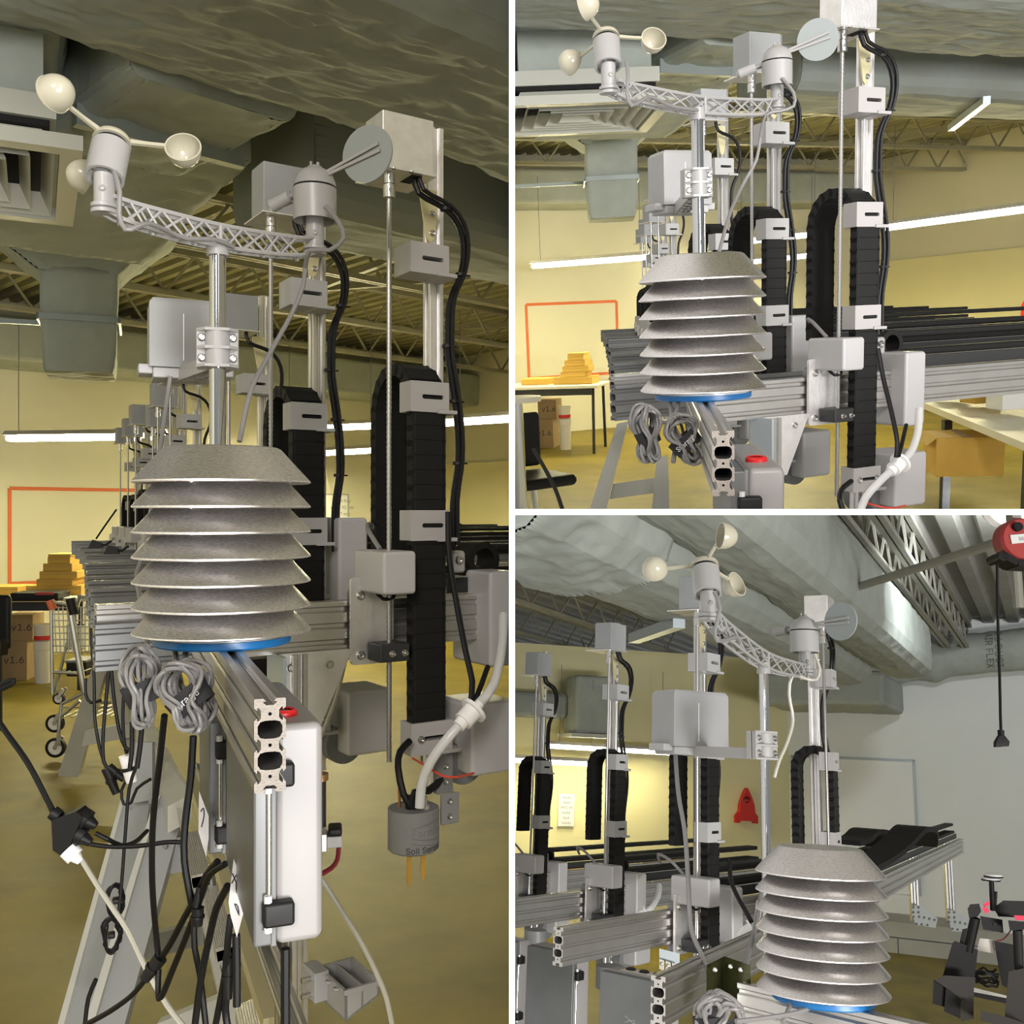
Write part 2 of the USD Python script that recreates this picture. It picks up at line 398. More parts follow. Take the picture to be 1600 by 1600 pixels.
def struct(name, mesh, mat, room, smooth=False, label=None):
    return solid(name, mesh, mat, room, label, None, smooth=smooth, kind='structure')
VIEW = {'A': 'tall left view', 'B': 'upper right view', 'C': 'lower right view'}
ROOMN = {'A': 'left', 'B': 'upper', 'C': 'lower'}
# ------------------------------------------------------------------ the white boards between the rooms
def world_box(name, x0, x1, y0, y1, z0, z1, label):
    m = bx(x0, x1, y0, y1, z0, z1); o = np.array([(x0 + x1) / 2, (y0 + y1) / 2, z0])
    bind('/World/' + name, mv(m, -o), 'board_white', False)
    g = UsdGeom.Mesh.Get(stage, '/World/' + name); g.AddTranslateOp().Set(Gf.Vec3d(*o)); tag(g.GetPrim(), label, None, None, 'structure')
world_box('wall_partition', -TB / 2, TB / 2, 0.62, 19.0, -9.0, 12.0, 'thin white partition wall between the left room and the two right rooms')
world_box('floor_partition', TB / 2, 9.0, 0.62, 21.0, EYE[2] - TB / 2, EYE[2] + TB / 2, 'thin white board between the upper and the lower right room')

# ------------------------------------------------------------------ the gantry, measured on the nearest tower of the left view
GA = 33.0
OA = A.at(577, 975, 1.27)
RA = rz(GA)
def L(x, y, Y=0.0):
    """local X, Z of what stands there in the picture at local depth Y"""
    p = RA.T @ (A.on(x, y, OA + RA @ [0, Y, 0], RA @ [0, 1, 0]) - OA); return p[0], p[2]
def link_mesh(w=0.041, d=0.015, p=0.0185):
    """one link of the cable carrier: front and back bars between two overlapping side plates; runs down from z = 0"""
    side = unary_union([Point(0, 0).buffer(d * 0.52, quad_segs=4), sbox(-d * 0.46, -p, d * 0.46, 0)])
    sp = extrude(side, 0.003); sp.apply_transform(M4(np.stack([[0, 1.0, 0], [0, 0, 1.0], [1.0, 0, 0]], 1)))
    a = mv(sp, (-w / 2, 0, 0)); b = mv(sp, (w / 2 - 0.003, 0, 0))
    fr = bx(-w / 2 + 0.003, w / 2 - 0.003, -d * 0.5, -d * 0.30, -p * 1.03, 0, 0.0013)
    bk = bx(-w / 2 + 0.003, w / 2 - 0.003, d * 0.30, d * 0.46, -p * 1.02, 0)
    return cat(a, b), cat(fr, bk)
def add_chain(k, path_pts, w, d, p, each, parent):
    """links along a path of (Y, Z) points at fixed X"""
    P = np.array(path_pts); s = np.concatenate([[0], np.cumsum(np.linalg.norm(np.diff(P[:, 1:], axis=0), axis=1))])
    n = int(s[-1] / p); side, bars = link_mesh(w, d, p); S, Bm = [], []
    for i in range(n):
        a, b = (np.array([np.interp(t, s, P[:, c]) for c in range(3)]) for t in (i * p, (i + 1) * p))
        z = a - b; z /= np.linalg.norm(z); x = np.array([-1.0, 0, 0]); y = np.cross(z, x)
        R = np.stack([x, y, z], 1)
        if each: k.part('link', cat(mv(side, a, R), mv(bars, a, R)), 'chain_black', parent, smooth=30)
        else: S.append(mv(side, a, R)); Bm.append(mv(bars, a, R))
    if not each: k.part('links', cat(S, Bm), 'chain_black', parent, kind='stuff')
def slot_bracket(w, h, d=0.02, shelf=True, t=0.0):
    """a printed cable bracket with its slot; front face at y = 0, body behind, z = 0 at its middle"""
    f = rrect(w, h, 0.0012).difference(affinity.translate(rrect(w * 0.56, 0.0055, 0.0026), w * 0.08, 0))
    m = extrude(f, d); m.apply_transform(M4(np.stack([[1.0, 0, 0], [0, 0, 1.0], [0, -1.0, 0]], 1), (0, d, 0)))
    back = bx(-w / 2 + 0.002, w / 2 - 0.002, d - 0.004, d, -h / 2 + 0.002, h / 2 - 0.002)
    out = [m, back]
    if shelf: out.append(bx(w * 0.2, w / 2 + 0.011, -0.003, d, -h / 2 - 0.0015, -h / 2 + 0.0035, 0.001))
    return cat(out)
def gantry_kit(dz=0.0, left=-0.25, right=0.5, each=True, housing='housing_grey', bright=False, leg=True, boxes=True, beam_legs=(), carrier=True, chain_top=0.0, chain_r=0.052, cover=(0.0, 0.0), chain_back=None, column_x=-0.10):  # bright: the lit tone of the same metal, put into the colours
    k = Kit()
    D = np.array([0, 0, dz])
    # ---- the beam and what slides along it
    pf = P26 if each else P26s
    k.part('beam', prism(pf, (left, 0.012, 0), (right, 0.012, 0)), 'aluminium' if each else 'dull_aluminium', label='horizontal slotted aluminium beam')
    x0, z1 = L(548, 915, -0.006); x1, z0 = L(601, 1035, -0.006)
    pl = extrude(sbox(x0, z0, x1 + 0.012, z1 + 0.01).buffer(-0.005).buffer(0.005, quad_segs=3), 0.005)
    pl.apply_transform(M4(np.stack([[1.0, 0, 0], [0, 0, 1.0], [0, -1.0, 0]], 1), (0, -0.002, 0)))
    k.part('slide_plate', pl, 'bright_aluminium')
    for (px, py) in ((564, 931), (564, 1024), (602, 1024)):
        X, Z = L(px, py, -0.008); k.part('bolt', screw((X, -0.007, Z), (0, -1, 0), 0.0055, 0.004), 'screw_steel')
        if each: k.part('roller', cat(cyl((X, -0.001, Z), (X, 0.012, Z), 0.010, 20)), 'dark_print')
    xa, za = L(598, 862, -0.07); xb, zb = L(648, 928, -0.07)
    w = 0.044
    cov = bx(xa, xa + w, -0.072, 0.012, zb, za, 0.004)
    k.part('motor_cover', cov, 'plastic_grey')
    if each:
        k.part('cover_wire', tube([(xa + 0.03, 0.0, za), (xa + 0.028, 0.03, za + 0.024), (xa + 0.05, 0.07, za + 0.03), (xa + 0.075, 0.08, za + 0.012)], 0.0032), 'cable_grey')
        k.part('motor_wire', tube([(xa + 0.012, -0.02, zb + 0.004), (xa + 0.02, -0.03, zb - 0.008), (xa + 0.034, -0.03, zb - 0.006), (xa + 0.042, -0.02, zb + 0.004)], 0.0024), 'cable_black')
    xn, zn = L(609, 1018, -0.03)
    k.part('nut_block', bx(xn - 0.020, xn + 0.020, -0.045, -0.008, zn - 0.011, zn + 0.011, 0.002), 'print_black')
    for dx in (-0.004, 0.013):
        if each: k.part('nut_bolt', cat(screw((xn + dx, -0.045, zn - 0.001), (0, -1, 0), 0.0045, 0.003), cyl((xn + dx, -0.045, zn - 0.001), (xn + dx, -0.052, zn - 0.001), 0.002, 10)), 'screw_steel')
    # ---- the tower
    xs = L(608, 600, -0.03)[0]
    xe = L(677, 500, 0.01)[0]
    zt, zb_ = L(677, 203, 0.01)[1], L(680, 1235, 0.01)[1]
    k.part('z_extrusion', mv(prism(P20 if each else P20s, (xe, 0.010, zb_), (xe, 0.010, zt), (0, 1, 0)), D), 'bright_aluminium' if bright else 'aluminium')
    h0, h1 = L(598, 258, -0.045)[1], L(598, 170, -0.045)[1]
    hx0, hx1 = L(598, 230, -0.045)[0], L(678, 230, -0.045)[0]
    k.part('motor_housing', mv(bx(hx0, hx1, -0.045, 0.004, h0, h1, 0.0015), D), housing)
    k.part('housing_plate', mv(bx(hx0 - 0.002, hx1 + 0.003, -0.048, 0.030, h0 - 0.0025, h0, 0.0008), D), 'bright_aluminium')
    if bright:
        k.part('cable_hole', mv(bx(hx0 + 0.042, hx0 + 0.056, -0.040, -0.008, h0 - 0.0032, h0 - 0.0024), D), 'hole_black')
        for q in ((0.012, -0.05), (0.036, -0.05), (0.012, 0.02)):
            k.part('plate_screw', mv(screw((hx0 + q[0], q[1], h0 - 0.0025), (0, 0, -1), 0.003, 0.002), D), 'screw_steel')
    zc = h0 - 0.003
    k.part('coupler', mv(cat(cyl((xs, -0.03, zc), (xs, -0.03, zc - 0.013), 0.0068), cyl((xs, -0.03, zc - 0.0135), (xs, -0.03, zc - 0.015), 0.0058), cyl((xs, -0.03, zc - 0.015), (xs, -0.03, zc - 0.030), 0.0075), screw((xs - 0.002, -0.037, zc - 0.007), (0, -1, 0), 0.0022, 0.001), screw((xs - 0.002, -0.0375, zc - 0.022), (0, -1, 0), 0.0022, 0.001)), D), 'screw_steel')
    rod = cyl((xs, -0.03, zc - 0.02), (xs, -0.03, L(609, 1190, -0.03)[1]), 0.0033, 12)
    if each:                                               # the thread: a fine ribbed shaft
        n = 230; zz = np.linspace(zc - 0.02, L(609, 1190, -0.03)[1], n)
        rod = lathe([(0, 0)] + [(0.0034 if i % 2 else 0.0028, zz[0] - z) for i, z in enumerate(zz)] + [(0, zz[0] - zz[-1])], 10)
        rod.apply_transform(M4(rx(180), (xs, -0.03, zz[0])))
    k.part('lead_screw', mv(rod, D), 'thread_steel')
    gx, gz = xe - 0.012, h0 - 0.004
    gp = Polygon([(gx - 0.016, gz), (gx + 0.010, gz), (gx + 0.010, gz - 0.040), (gx + 0.006, gz - 0.062), (gx, gz - 0.068), (gx - 0.005, gz - 0.062)]).buffer(-0.002).buffer(0.002)
    g = extrude(gp, 0.003); g.apply_transform(M4(np.stack([[1.0, 0, 0], [0, 0, 1.0], [0, -1.0, 0]], 1), (0, -0.001, 0)))
    gs = k.part('gusset_plate', mv(g, D), 'zinc_yellow')
    if each:
        for q in ((0.002, -0.012), (0.003, -0.030), (0.003, -0.055)):
            k.part('gusset_bolt', mv(screw((gx + q[0], -0.004, gz + q[1]), (0, -1, 0), 0.0042, 0.003), D), 'screw_steel')
    # ---- brackets and cable carrier
    Yf = -0.040
    bw = 0.054
    xc = L(672, 700, Yf)[0]
    zs = [L(672, y, Yf)[1] for y in (404, 620, 821)]
    for i, z in enumerate(zs):
        k.part('cable_bracket', mv(slot_bracket(bw, 0.038, 0.030 if i else 0.045), (xc, Yf, z) + D), 'bracket_pale' if bright else 'print_grey')
    zl = L(672, 1153, Yf)[1]
    k.part('chain_clamp', mv(slot_bracket(bw + 0.004, 0.040, 0.03, shelf=True), (xc + 0.002, Yf - 0.002, zl) + D), 'bracket_pale' if bright else 'print_grey')
    if each:
        for dx in (-0.014, 0.022):
            k.part('clamp_bolt', mv(screw((xc + dx, Yf - 0.002, zl), (0, -1, 0), 0.0048, 0.004), D), 'screw_steel')
    if carrier:
        ch = k.frame('cable_carrier')
        w, d, p = 0.047, 0.016, 0.0185
        y1, R_ = Yf + 0.010, chain_r
        ztop = zs[1] - 0.012 + chain_top
        zlow = chain_back if chain_back is not None else L(610, 868, 0.06)[1]
        path = [(xc, y1, zl + 0.018 + dz), (xc, y1, ztop + dz)]
        path += [(xc, y1 + R_ - R_ * math.cos(a), ztop + dz + R_ * math.sin(a)) for a in np.linspace(0, math.pi, 12)[1:]]
        path += [(xc, y1 + 2 * R_, zlow + dz)]
        add_chain(k, path, w, d, p, each, ch)
    # ---- black cables from the motor down the tower
    cp = [(hx0 + 0.050, -0.03, h0 + 0.002), (hx0 + 0.054, -0.035, h0 - 0.022), (xe - 0.004, -0.03, h0 - 0.034), (xe + 0.018, -0.026, h0 - 0.052), (xe + 0.027, -0.022, h0 - 0.078), (xe + 0.027, -0.014, h0 - 0.110), (xe + 0.016, -0.004, zs[0] - 0.045), (xe + 0.014, -0.003, zs[0] - 0.10), (xe + 0.015, -0.004, zs[1] + 0.05), (xe + 0.020, -0.010, zs[1]), (xe + 0.022, -0.015, zs[1] - 0.04), (xe + 0.024, -0.012, zs[1] - 0.08), (xe + 0.018, -0.01, zs[2] + 0.03), (xe + 0.018, -0.01, zs[2] - 0.03)]
    cb = k.part('motor_cable', mv(tube(cp, 0.0038), D), 'cable_black')
    if each:
        k.part('motor_cable', mv(tube([np.array(q) + [0.004, -0.005, 0.004] for q in cp], 0.003), D), 'cable_black')
        for i in (2, 5, 7, 9, 11):
            q = np.array(cp[i]); k.part('cable_tie', mv(cat(cyl(q - [0, 0, 0.002], q + [0, 0, 0.002], 0.0072, 10), bx(q[0] + 0.004, q[0] + 0.014, q[1] - 0.001, q[1] + 0.001, q[2] - 0.001, q[2] + 0.001)), D), 'rubber_black')
    # ---- the big covers right of the tower
    if boxes:
        xq, zq = L(759, 893, -0.02); zq0 = L(759, 1042, -0.02)[1]
        k.part('side_cover', bx(xq + cover[0], xq + 0.046 + cover[0], -0.030, 0.070, zq0 + cover[1], zq + cover[1], 0.005), 'plastic_grey', label='large smooth grey cover right of the tower')
        xq2, zq2 = L(735, 1100, -0.045); zl0 = L(735, 1212, -0.045)[1]
        k.part('lower_cover', mv(bx(xq2 - 0.004, xq2 + 0.066, -0.055, 0.03, zl0, zq2, 0.005), D), 'plastic_grey')
        k.part('pump', mv(cyl((xe + 0.03, -0.02, zl0 + 0.01), (xe + 0.03, 0.05, zl0 + 0.01), 0.028, 24), D), 'dark_print')
        xm, zm = L(713, 875, 0.0)
        k.part('corner_mount', mv(bx(xm - 0.006, xm + 0.012, -0.005, 0.015, zm - 0.017, zm + 0.012, 0.004), (0, 0, 0)), 'print_light')
        k.part('mount_bolt', screw((xm + 0.001, -0.005, zm), (0, -1, 0), 0.006, 0.004), 'screw_steel')
    if boxes:
        dx = xe + 0.06
        k.part('drag_chain', cat(bx(dx, right - 0.05, 0.030, 0.075, 0.052, 0.064, 0.003), bx(dx + 0.05, right - 0.05, 0.034, 0.071, 0.084, 0.095, 0.003), mv(lathe([(0.016, -0.0225), (0.0245, -0.0225), (0.0245, 0.0225), (0.016, 0.0225), (0.016, -0.0225)], 20), (dx + 0.03, 0.0525, 0.0735), rx(90))), 'chain_black', label='black cable carrier lying on the beam')
        k.part('drilled_rail', bx(xe + 0.03, right - 0.02, 0.026, 0.030, 0.031, 0.051, 0.001), 'print_black')
    # ---- the column under the beam
    if leg:
        X = column_x
        gpl = Polygon([(X - 0.02, -0.028), (X + 0.075, -0.028), (X + 0.030, -0.125), (X - 0.02, -0.125)]).buffer(-0.003).buffer(0.003)
        g = extrude(gpl, 0.004); g.apply_transform(M4(np.stack([[1.0, 0, 0], [0, 0, 1.0], [0, -1.0, 0]], 1), (0, -0.002, 0)))
        k.part('corner_plate', g, 'bright_aluminium')
        if each:
            for q in ((-0.004, -0.045), (-0.004, -0.11), (0.045, -0.045), (0.012, -0.11)): k.part('plate_bolt', screw((X + q[0], -0.006, q[1]), (0, -1, 0), 0.005, 0.004), 'screw_steel')
        k.part('angle_plate', bx(X - 0.024, X - 0.020, -0.035, 0.02, -0.11, -0.028), 'zinc_blue')
        k.part('column', prism(P26s, (X + 0.006, 0.02, -1.44), (X + 0.006, 0.02, -0.03), (0, 1, 0)), 'aluminium')
    return k

# ------------------------------------------------------------------ the weather station's pieces
def shield_kit():
    k = Kit(); pitch = 0.0224
    th = np.linspace(0, 1, 7)
    for i in range(7):
        z = i * pitch
        r0 = 0.0785
        rin = 0.052
        prof = [(r0 - 0.0022, z), (r0, z + 0.0008), (r0 - 0.0002, z + 0.0022), (rin, z + 0.031)]
        if i == 6: prof += [(rin - 0.003, z + 0.0325), (0, z + 0.0325), (0, z + 0.029), (rin - 0.003, z + 0.029)]
        else: prof += [(rin - 0.003, z + 0.031), (rin - 0.0025, z + 0.028)]
        prof += [(r0 - 0.0045, z + 0.0012), (r0 - 0.0022, z)]
        k.part('shield_plate', lathe(prof, 96), 'shield_silver', smooth=25)
        if i < 6:
            for a in (20, 140, 260):
                c, s = math.cos(math.radians(a)), math.sin(math.radians(a))
                k.part('spacer', cyl((0.058 * c, 0.058 * s, z + 0.012), (0.058 * c, 0.058 * s, z + 0.034), 0.0025, 8), 'clear_ring')
    k.part('base_ring', lathe([(0, -0.0035), (0.058, -0.0035), (0.058, 0.003), (0, 0.003)], 64), 'clear_ring', smooth=25)
    k.part('blue_film', lathe([(0, -0.0105), (0.059, -0.0105), (0.0605, -0.009), (0.0605, -0.0035), (0, -0.0035)], 64), 'blue_plastic', smooth=25, label='blue film ring under the lowest plate')
    return k
def truss_arm(P):
    """the printed lattice arm: two bowed flanges front and back joined by crossing diagonals, along a smooth curve through P; returns parts"""
    C_ = smoothline(P, 0.004); n = len(C_)
    t = np.gradient(C_, axis=0); t /= np.linalg.norm(t, axis=1, keepdims=True)
    s = np.cross(t, [0, 0, 1.0]); s /= np.linalg.norm(s, axis=1, keepdims=True)      # towards the viewer's side
    up = np.cross(s, t); hh, hw = 0.011, 0.007
    q = np.linspace(0, 1, n); k = 0.62 + 0.38 * np.sin(np.pi * np.clip(q, 0, 1)) ** 0.5
    H = (hh * k)[:, None]
    flanges = [tube(C_ + up * H * a + s * hw * b, 0.0022, 6, smooth=False) for a in (1, -1) for b in (1, -1)]
    diag = []; cells = 9; e = np.linspace(6, n - 7, cells + 1).astype(int)
    for b in (1, -1):
        for i in range(cells):
            a0, a1 = e[i], e[i + 1]
            diag.append(cyl(C_[a0] + up[a0] * H[a0] + s[a0] * hw * b, C_[a1] - up[a1] * H[a1] + s[a1] * hw * b, 0.0014, 6))
            diag.append(cyl(C_[a0] - up[a0] * H[a0] + s[a0] * hw * b, C_[a1] + up[a1] * H[a1] + s[a1] * hw * b, 0.0014, 6))
    web = []
    for a in (1, -1):
        for i in range(cells + 1): web.append(cyl(C_[e[i]] + up[e[i]] * H[e[i]] * a + s[e[i]] * hw, C_[e[i]] + up[e[i]] * H[e[i]] * a - s[e[i]] * hw, 0.0016, 6))
    mid = n // 2
    post = cyl(C_[mid] + up[mid] * H[mid] + s[mid] * hw, C_[mid] - up[mid] * H[mid] + s[mid] * hw, 0.0024, 8)
    return flanges, diag, cat(web, post), C_, up, s
def mast_kit(base_z, top_z, arm_pts, clamp_z, clamp_yaw, box_off, box_size, box_yaw, r=0.0082):
    """the polished mast with its clamp, arm and grey housing; origin on the mast's axis at shield foot"""
    k = Kit()
    k.part('mast', cyl((0, 0, base_z), (0, 0, top_z), r, 32), 'polished_steel')
    fl, dg, web, C_, up, s = truss_arm(arm_pts)
    arm = k.part('sensor_arm', cat(fl, web), 'print_light')
    k.part('lattice', cat(dg), 'print_light', arm)
    for e_, d_ in ((0, 1), (-1, -1)):
        p = np.array(arm_pts[e_]); top = 0.024 if e_ == 0 else 0.022
        k.part('socket', cat(lathe([(0, -0.010), (0.0125, -0.010), (0.0125, -0.0065), (0.0098, -0.0055), (0.0125, -0.0045), (0.0125, -0.001), (0.0098, 0.0), (0.0098, top + (0.018 if e_ else 0.004)), (0, top + (0.018 if e_ else 0.004))], 28).apply_translation(p), screw(p + [0.002, -0.0095, 0.012], (0.2, -1, 0), 0.003, 0.002)), 'print_light', arm)
    k.part('arm_collar', cyl((0, 0, top_z - 0.012), (0, 0, top_z + 0.004), r + 0.003, 24), 'print_light', arm)
    for i in range(6):
        j = int((0.12 + 0.15 * i) * (len(C_) - 1))
        q = C_[j] - up[j] * 0.014; k.part('cable_hook', cat(cyl(q, q + up[j] * 0.006, 0.0016, 6), cyl(q, q + s[j] * 0.004, 0.0016, 6)), 'print_light', arm)
    # clamp: two half shells, ribs and four screws
    w, h, d = 0.042, 0.040, 0.017
    rows = [bx(-w / 2, w / 2, -d, 0.004, z, z + 0.003, 0.0008) for z in (-h / 2, -0.0015, h / 2 - 0.003)]
    plate = bx(-w / 2, w / 2, -0.0045, 0.004, -h / 2, h / 2, 0.0008)
    back = bx(-w / 2, w / 2, 0.006, 0.016, -h / 2, h / 2, 0.001)
    shell = cyl((0, 0, -h / 2 + 0.002), (0, 0, h / 2 - 0.002), r + 0.005, 28)
    Rc = rz(clamp_yaw); cz = np.array([0, 0, clamp_z])
    rib = [hull([(-w / 2, -0.0045, z), (w / 2, -0.0045, z), (-0.012, -d + 0.003, z), (0.012, -d + 0.003, z), (-w / 2, -0.0045, z + 0.003), (w / 2, -0.0045, z + 0.003), (-0.012, -d + 0.003, z + 0.003), (0.012, -d + 0.003, z + 0.003)]) for z in (-h / 2, -0.0015, h / 2 - 0.003)]
    k.part('mast_clamp', mv(cat(plate, shell, rib), cz, Rc), 'print_light')
    k.part('clamp_back', mv(back, cz, Rc), 'print_light')
    for sx in (-1, 1):
        for sz in (-1, 1): k.part('clamp_screw', mv(screw((sx * 0.0155, -0.0045, sz * 0.0105), (0, -1, 0), 0.0042, 0.0032), cz, Rc), 'screw_steel')
    # arm to the housing and the housing itself
    bo = np.array(box_off); wx, dy, hz = box_size; Rb = rz(box_yaw)
    j0, j1 = np.array([0, 0.014, clamp_z - 0.012]) , bo + np.array([0, 0, -hz / 2 - 0.006])
    v = (j1 - j0); side = np.cross(v / np.linalg.norm(v), [0, 0, 1.0]) * 0.011
    strut = [bar(j0 + side, j1 + side, 0.003, 0.016), bar(j0 - side, j1 - side, 0.003, 0.016)]
    for i in range(6):
        a, b = j0 + v * i / 6, j0 + v * (i + 1) / 6
        strut += [cyl(a + side + [0, 0, -0.006], b - side + [0, 0, -0.006], 0.0016, 6), cyl(a - side + [0, 0, -0.006], b + side + [0, 0, -0.006], 0.0016, 6)]
    k.part('bracket_arm', cat(strut, bar(j0 + [0, 0, 0.006], j1 + [0, 0, 0.006], 0.020, 0.003)), 'print_light')
    hb = hull([(sx * wx / 2, sy * dy / 2, sz) for sx in (-1, 1) for sy in (-1, 1) for sz in (-hz / 2,)] + [(sx * (wx / 2 - 0.004), sy * (dy / 2 - 0.003), hz / 2) for sx in (-1, 1) for sy in (-1, 1)] + [(sx * wx / 2, sy * dy / 2, hz / 2 - 0.006) for sx in (-1, 1) for sy in (-1, 1)])
    hp = k.part('instrument_housing', mv(hb, bo, Rb), 'station_grey', label='grey box held behind the mast')
    k.part('housing_foot', mv(cat(bx(-wx / 2 - 0.012, wx / 2 + 0.012, -dy / 2 + 0.01, dy / 2 - 0.01, -hz / 2 - 0.008, -hz / 2 + 0.004, 0.002), bx(-wx / 2 + 0.004, wx / 2 - 0.004, -dy / 2 + 0.003, dy / 2 - 0.003, -hz / 2 - 0.013, -hz / 2, 0.002)), bo, Rb), 'print_grey', hp)
    k.part('housing_seam', mv(bx(-wx * 0.06, -wx * 0.06 + 0.0012, -dy / 2 - 0.0009, -dy / 2 + 0.001, -hz * 0.4, hz * 0.28), bo, Rb), 'seal_white', hp)
    return k
def cup_mesh(r=0.0155):
    out = [(r * math.sin(a) * (1.0 if a > 0.5 else 1), -r * 1.25 * math.cos(a)) for a in np.linspace(0, math.pi / 2, 9)]
    out[0] = (0, out[0][1])
    inn = [(x * 0.94, y * 0.94) for x, y in out][::-1]; inn[-1] = (0, inn[-1][1])
    return lathe(out + [(r * 1.03, 0.0), (r * 1.03, 0.0012), (r * 0.94, 0.0012)] + inn, 30)
def anemometer_kit(yaws, arm=0.045, body_r=0.0165, cup_r=0.0155):
    """three cups on arms over a drum; origin at the foot of the drum"""
    k = Kit()
    k.part('drum', lathe([(0, 0.003), (0.0125, 0.003), (0.014, 0.0), (body_r, 0.0), (body_r, 0.035), (body_r - 0.0015, 0.0358), (0, 0.0358)], 40), 'print_light', smooth=25)
    for a in (250, 320): k.part('drum_screw', cyl((0.012 * math.cos(math.radians(a)), 0.012 * math.sin(math.radians(a)), 0.003), (0.012 * math.cos(math.radians(a)), 0.012 * math.sin(math.radians(a)), 0.0002), 0.0018, 10), 'dark_print')
    k.part('gap', cyl((0, 0, 0.0355), (0, 0, 0.0400), body_r - 0.0028, 32), 'hole_black')
    rot = k.part('rotor_cap', lathe([(0, 0.0395), (body_r, 0.0395), (body_r, 0.042), (body_r * 0.9, 0.0455), (body_r * 0.6, 0.049), (0, 0.0505)], 36), 'cup_cream')
    cm = cup_mesh(cup_r)
    for yaw in yaws:
        a = math.radians(yaw); d = np.array([math.cos(a), math.sin(a), 0])
        tng = np.array([-d[1], d[0], 0])
        c = d * (arm + cup_r) + [0, 0, 0.0425]
        k.part('cup_arm', cat(bar(d * (body_r - 0.004) + [0, 0, 0.0425], d * (arm + 0.001) + [0, 0, 0.0425], 0.0028, 0.0034), bar(d * (body_r - 0.004) + [0, 0, 0.0445], d * (arm - 0.006) + [0, 0, 0.043], 0.0012, 0.003)), 'cup_cream')
        R = align(-tng)                                     # the cup's mouth faces against the spin
        k.part('cup', mv(cm, c, R), 'cup_cream')
    return k
def vane_kit(yaw, body_r=0.0212, disc_r=0.028, reach=0.052, back=0.034, tilt=0.0):
    """the wind vane: drum with domed cap, disc tail and counterweight; origin at the foot of its drum"""
    k = Kit(); r = body_r; h = 0.032
    k.part('drum', lathe([(0, 0.012), (r * 0.86, 0.012), (r * 0.93, 0.0), (r, 0.0), (r, h), (0, h)], 44), 'print_light', smooth=25)
    k.part('groove', cyl((0, 0, h), (0, 0, h + 0.0018), r - 0.0012, 36), 'hole_black')
    k.part('dome', lathe([(0, h + 0.0018), (r, h + 0.0018), (r * 0.97, h + 0.006), (r * 0.86, h + 0.0125), (r * 0.62, h + 0.018), (r * 0.42, h + 0.0197), (r * 0.30, h + 0.0225), (0, h + 0.0225)], 40), 'print_light', smooth=40)
    k.part('dome_pin', cat(cyl((0.003, 0, h + 0.022), (0.003, 0, h + 0.0265), 0.0016, 8), cyl((-0.004, 0, h + 0.022), (-0.004, 0, h + 0.0275), 0.0012, 8)), 'print_light')
    z = h + 0.008; R = rz(yaw) @ ry(-tilt); O_ = np.array([0, 0, z]) - R @ [0, 0, z]
    rods = [bar((r * 0.8, q, z + 0.0015 * j), (r + reach + disc_r * 0.55, q, z + 0.0035 * j), 0.002, 0.003) for q, j in ((-0.0025, 1), (-0.0025, -1))]
    k.part('tail_rod', mv(rods[0], O_, R), 'print_light'); k.part('tail_rod', mv(rods[1], O_, R), 'print_light')
    disc = cyl((r + reach, -0.0012, z), (r + reach, 0.0012, z), disc_r, 48)
    k.part('tail_disc', mv(disc, O_, R), 'vane_grey')
    k.part('nose', mv(cat(cyl((-r * 0.8, 0, z - 0.003), (-r - back * 0.35, 0, z - 0.003), 0.0028, 10), cyl((-r * 0.8, 0.003, z - 0.006), (-r - back * 0.3, 0.003, z - 0.004), 0.0018, 10), cyl((-r - back * 0.3, 0, z - 0.003), (-r - back, 0, z - 0.003), 0.0068, 18), cyl((-r - back, 0, z - 0.003), (-r - back - 0.004, 0, z - 0.003), 0.0068, 18, 0.003)), O_, R), 'print_light')
    return k
# ------------------------------------------------------------------ the weather station, once in each room
def station(room, foot, Z, top_px, Zm, left, right, cups, vane_px, vane_tilt, box, clamp_y, box_size, yaws, r, sc, mast_low):
    """foot: pixel of the shield's foot; top_px, Zm: the mast's top; left, right: (x, y, Z) of the arm's two sockets; box: (x, y, Z) of the housing's middle"""
    w = VIEW[room.name]
    P = room.at(foot[0], foot[1], Z)
    place(SHIELD, 'radiation_shield', room, P, label=f'stack of seven silver conical shield plates with a blue foot, {w}', cat_='radiation shield')
    T = room.at(*top_px, Zm); Q = np.array([T[0], T[1], P[2]])
    zt = T[2] - Q[2]; n = room.R.T @ [0, 1, 0]
    zc = room.on(top_px[0], clamp_y, Q, n)[2] - Q[2]
    pl, pr = room.at(*left) - Q, room.at(*right) - Q
    mid = np.array([0, 0, zt + 0.008])
    arm = [pl, pl * 0.72 + mid * 0.28 + [0, 0, -0.10 * (pl[2] - mid[2]) - 0.002], mid, pr * 0.72 + mid * 0.28 + [0, 0, -0.004], pr]
    bo = room.at(*box) - Q
    k = mast_kit(mast_low, zt, arm, zc, yaws[0], bo, box_size, yaws[1], r)
    place(k, 'weather_mast', room, Q, label=f'polished steel mast with clamp, grey box and lattice arm, {w}', cat_='mast')
    ak = anemometer_kit(cups).scaled(sc, rx(-24))
    place(ak, 'anemometer', room, Q + pl + [0, 0, 0.024], label=f'cup anemometer with three cream cups on the arm, {w}', cat_='anemometer')
    c = Q + pr + [0, 0, 0.027]; t = room.at(*vane_px); a = math.degrees(math.atan2(t[1] - c[1], t[0] - c[0])); d = math.hypot(t[1] - c[1], t[0] - c[0])
    place(vane_kit(a, reach=max(0.036, d / sc - 0.0215), tilt=vane_tilt).scaled(sc), 'wind_vane', room, c, label=f'wind vane with a round grey tail disc, {w}', cat_='wind vane')
    return P, Q, pl, pr, mid
SHIELD = shield_kit()
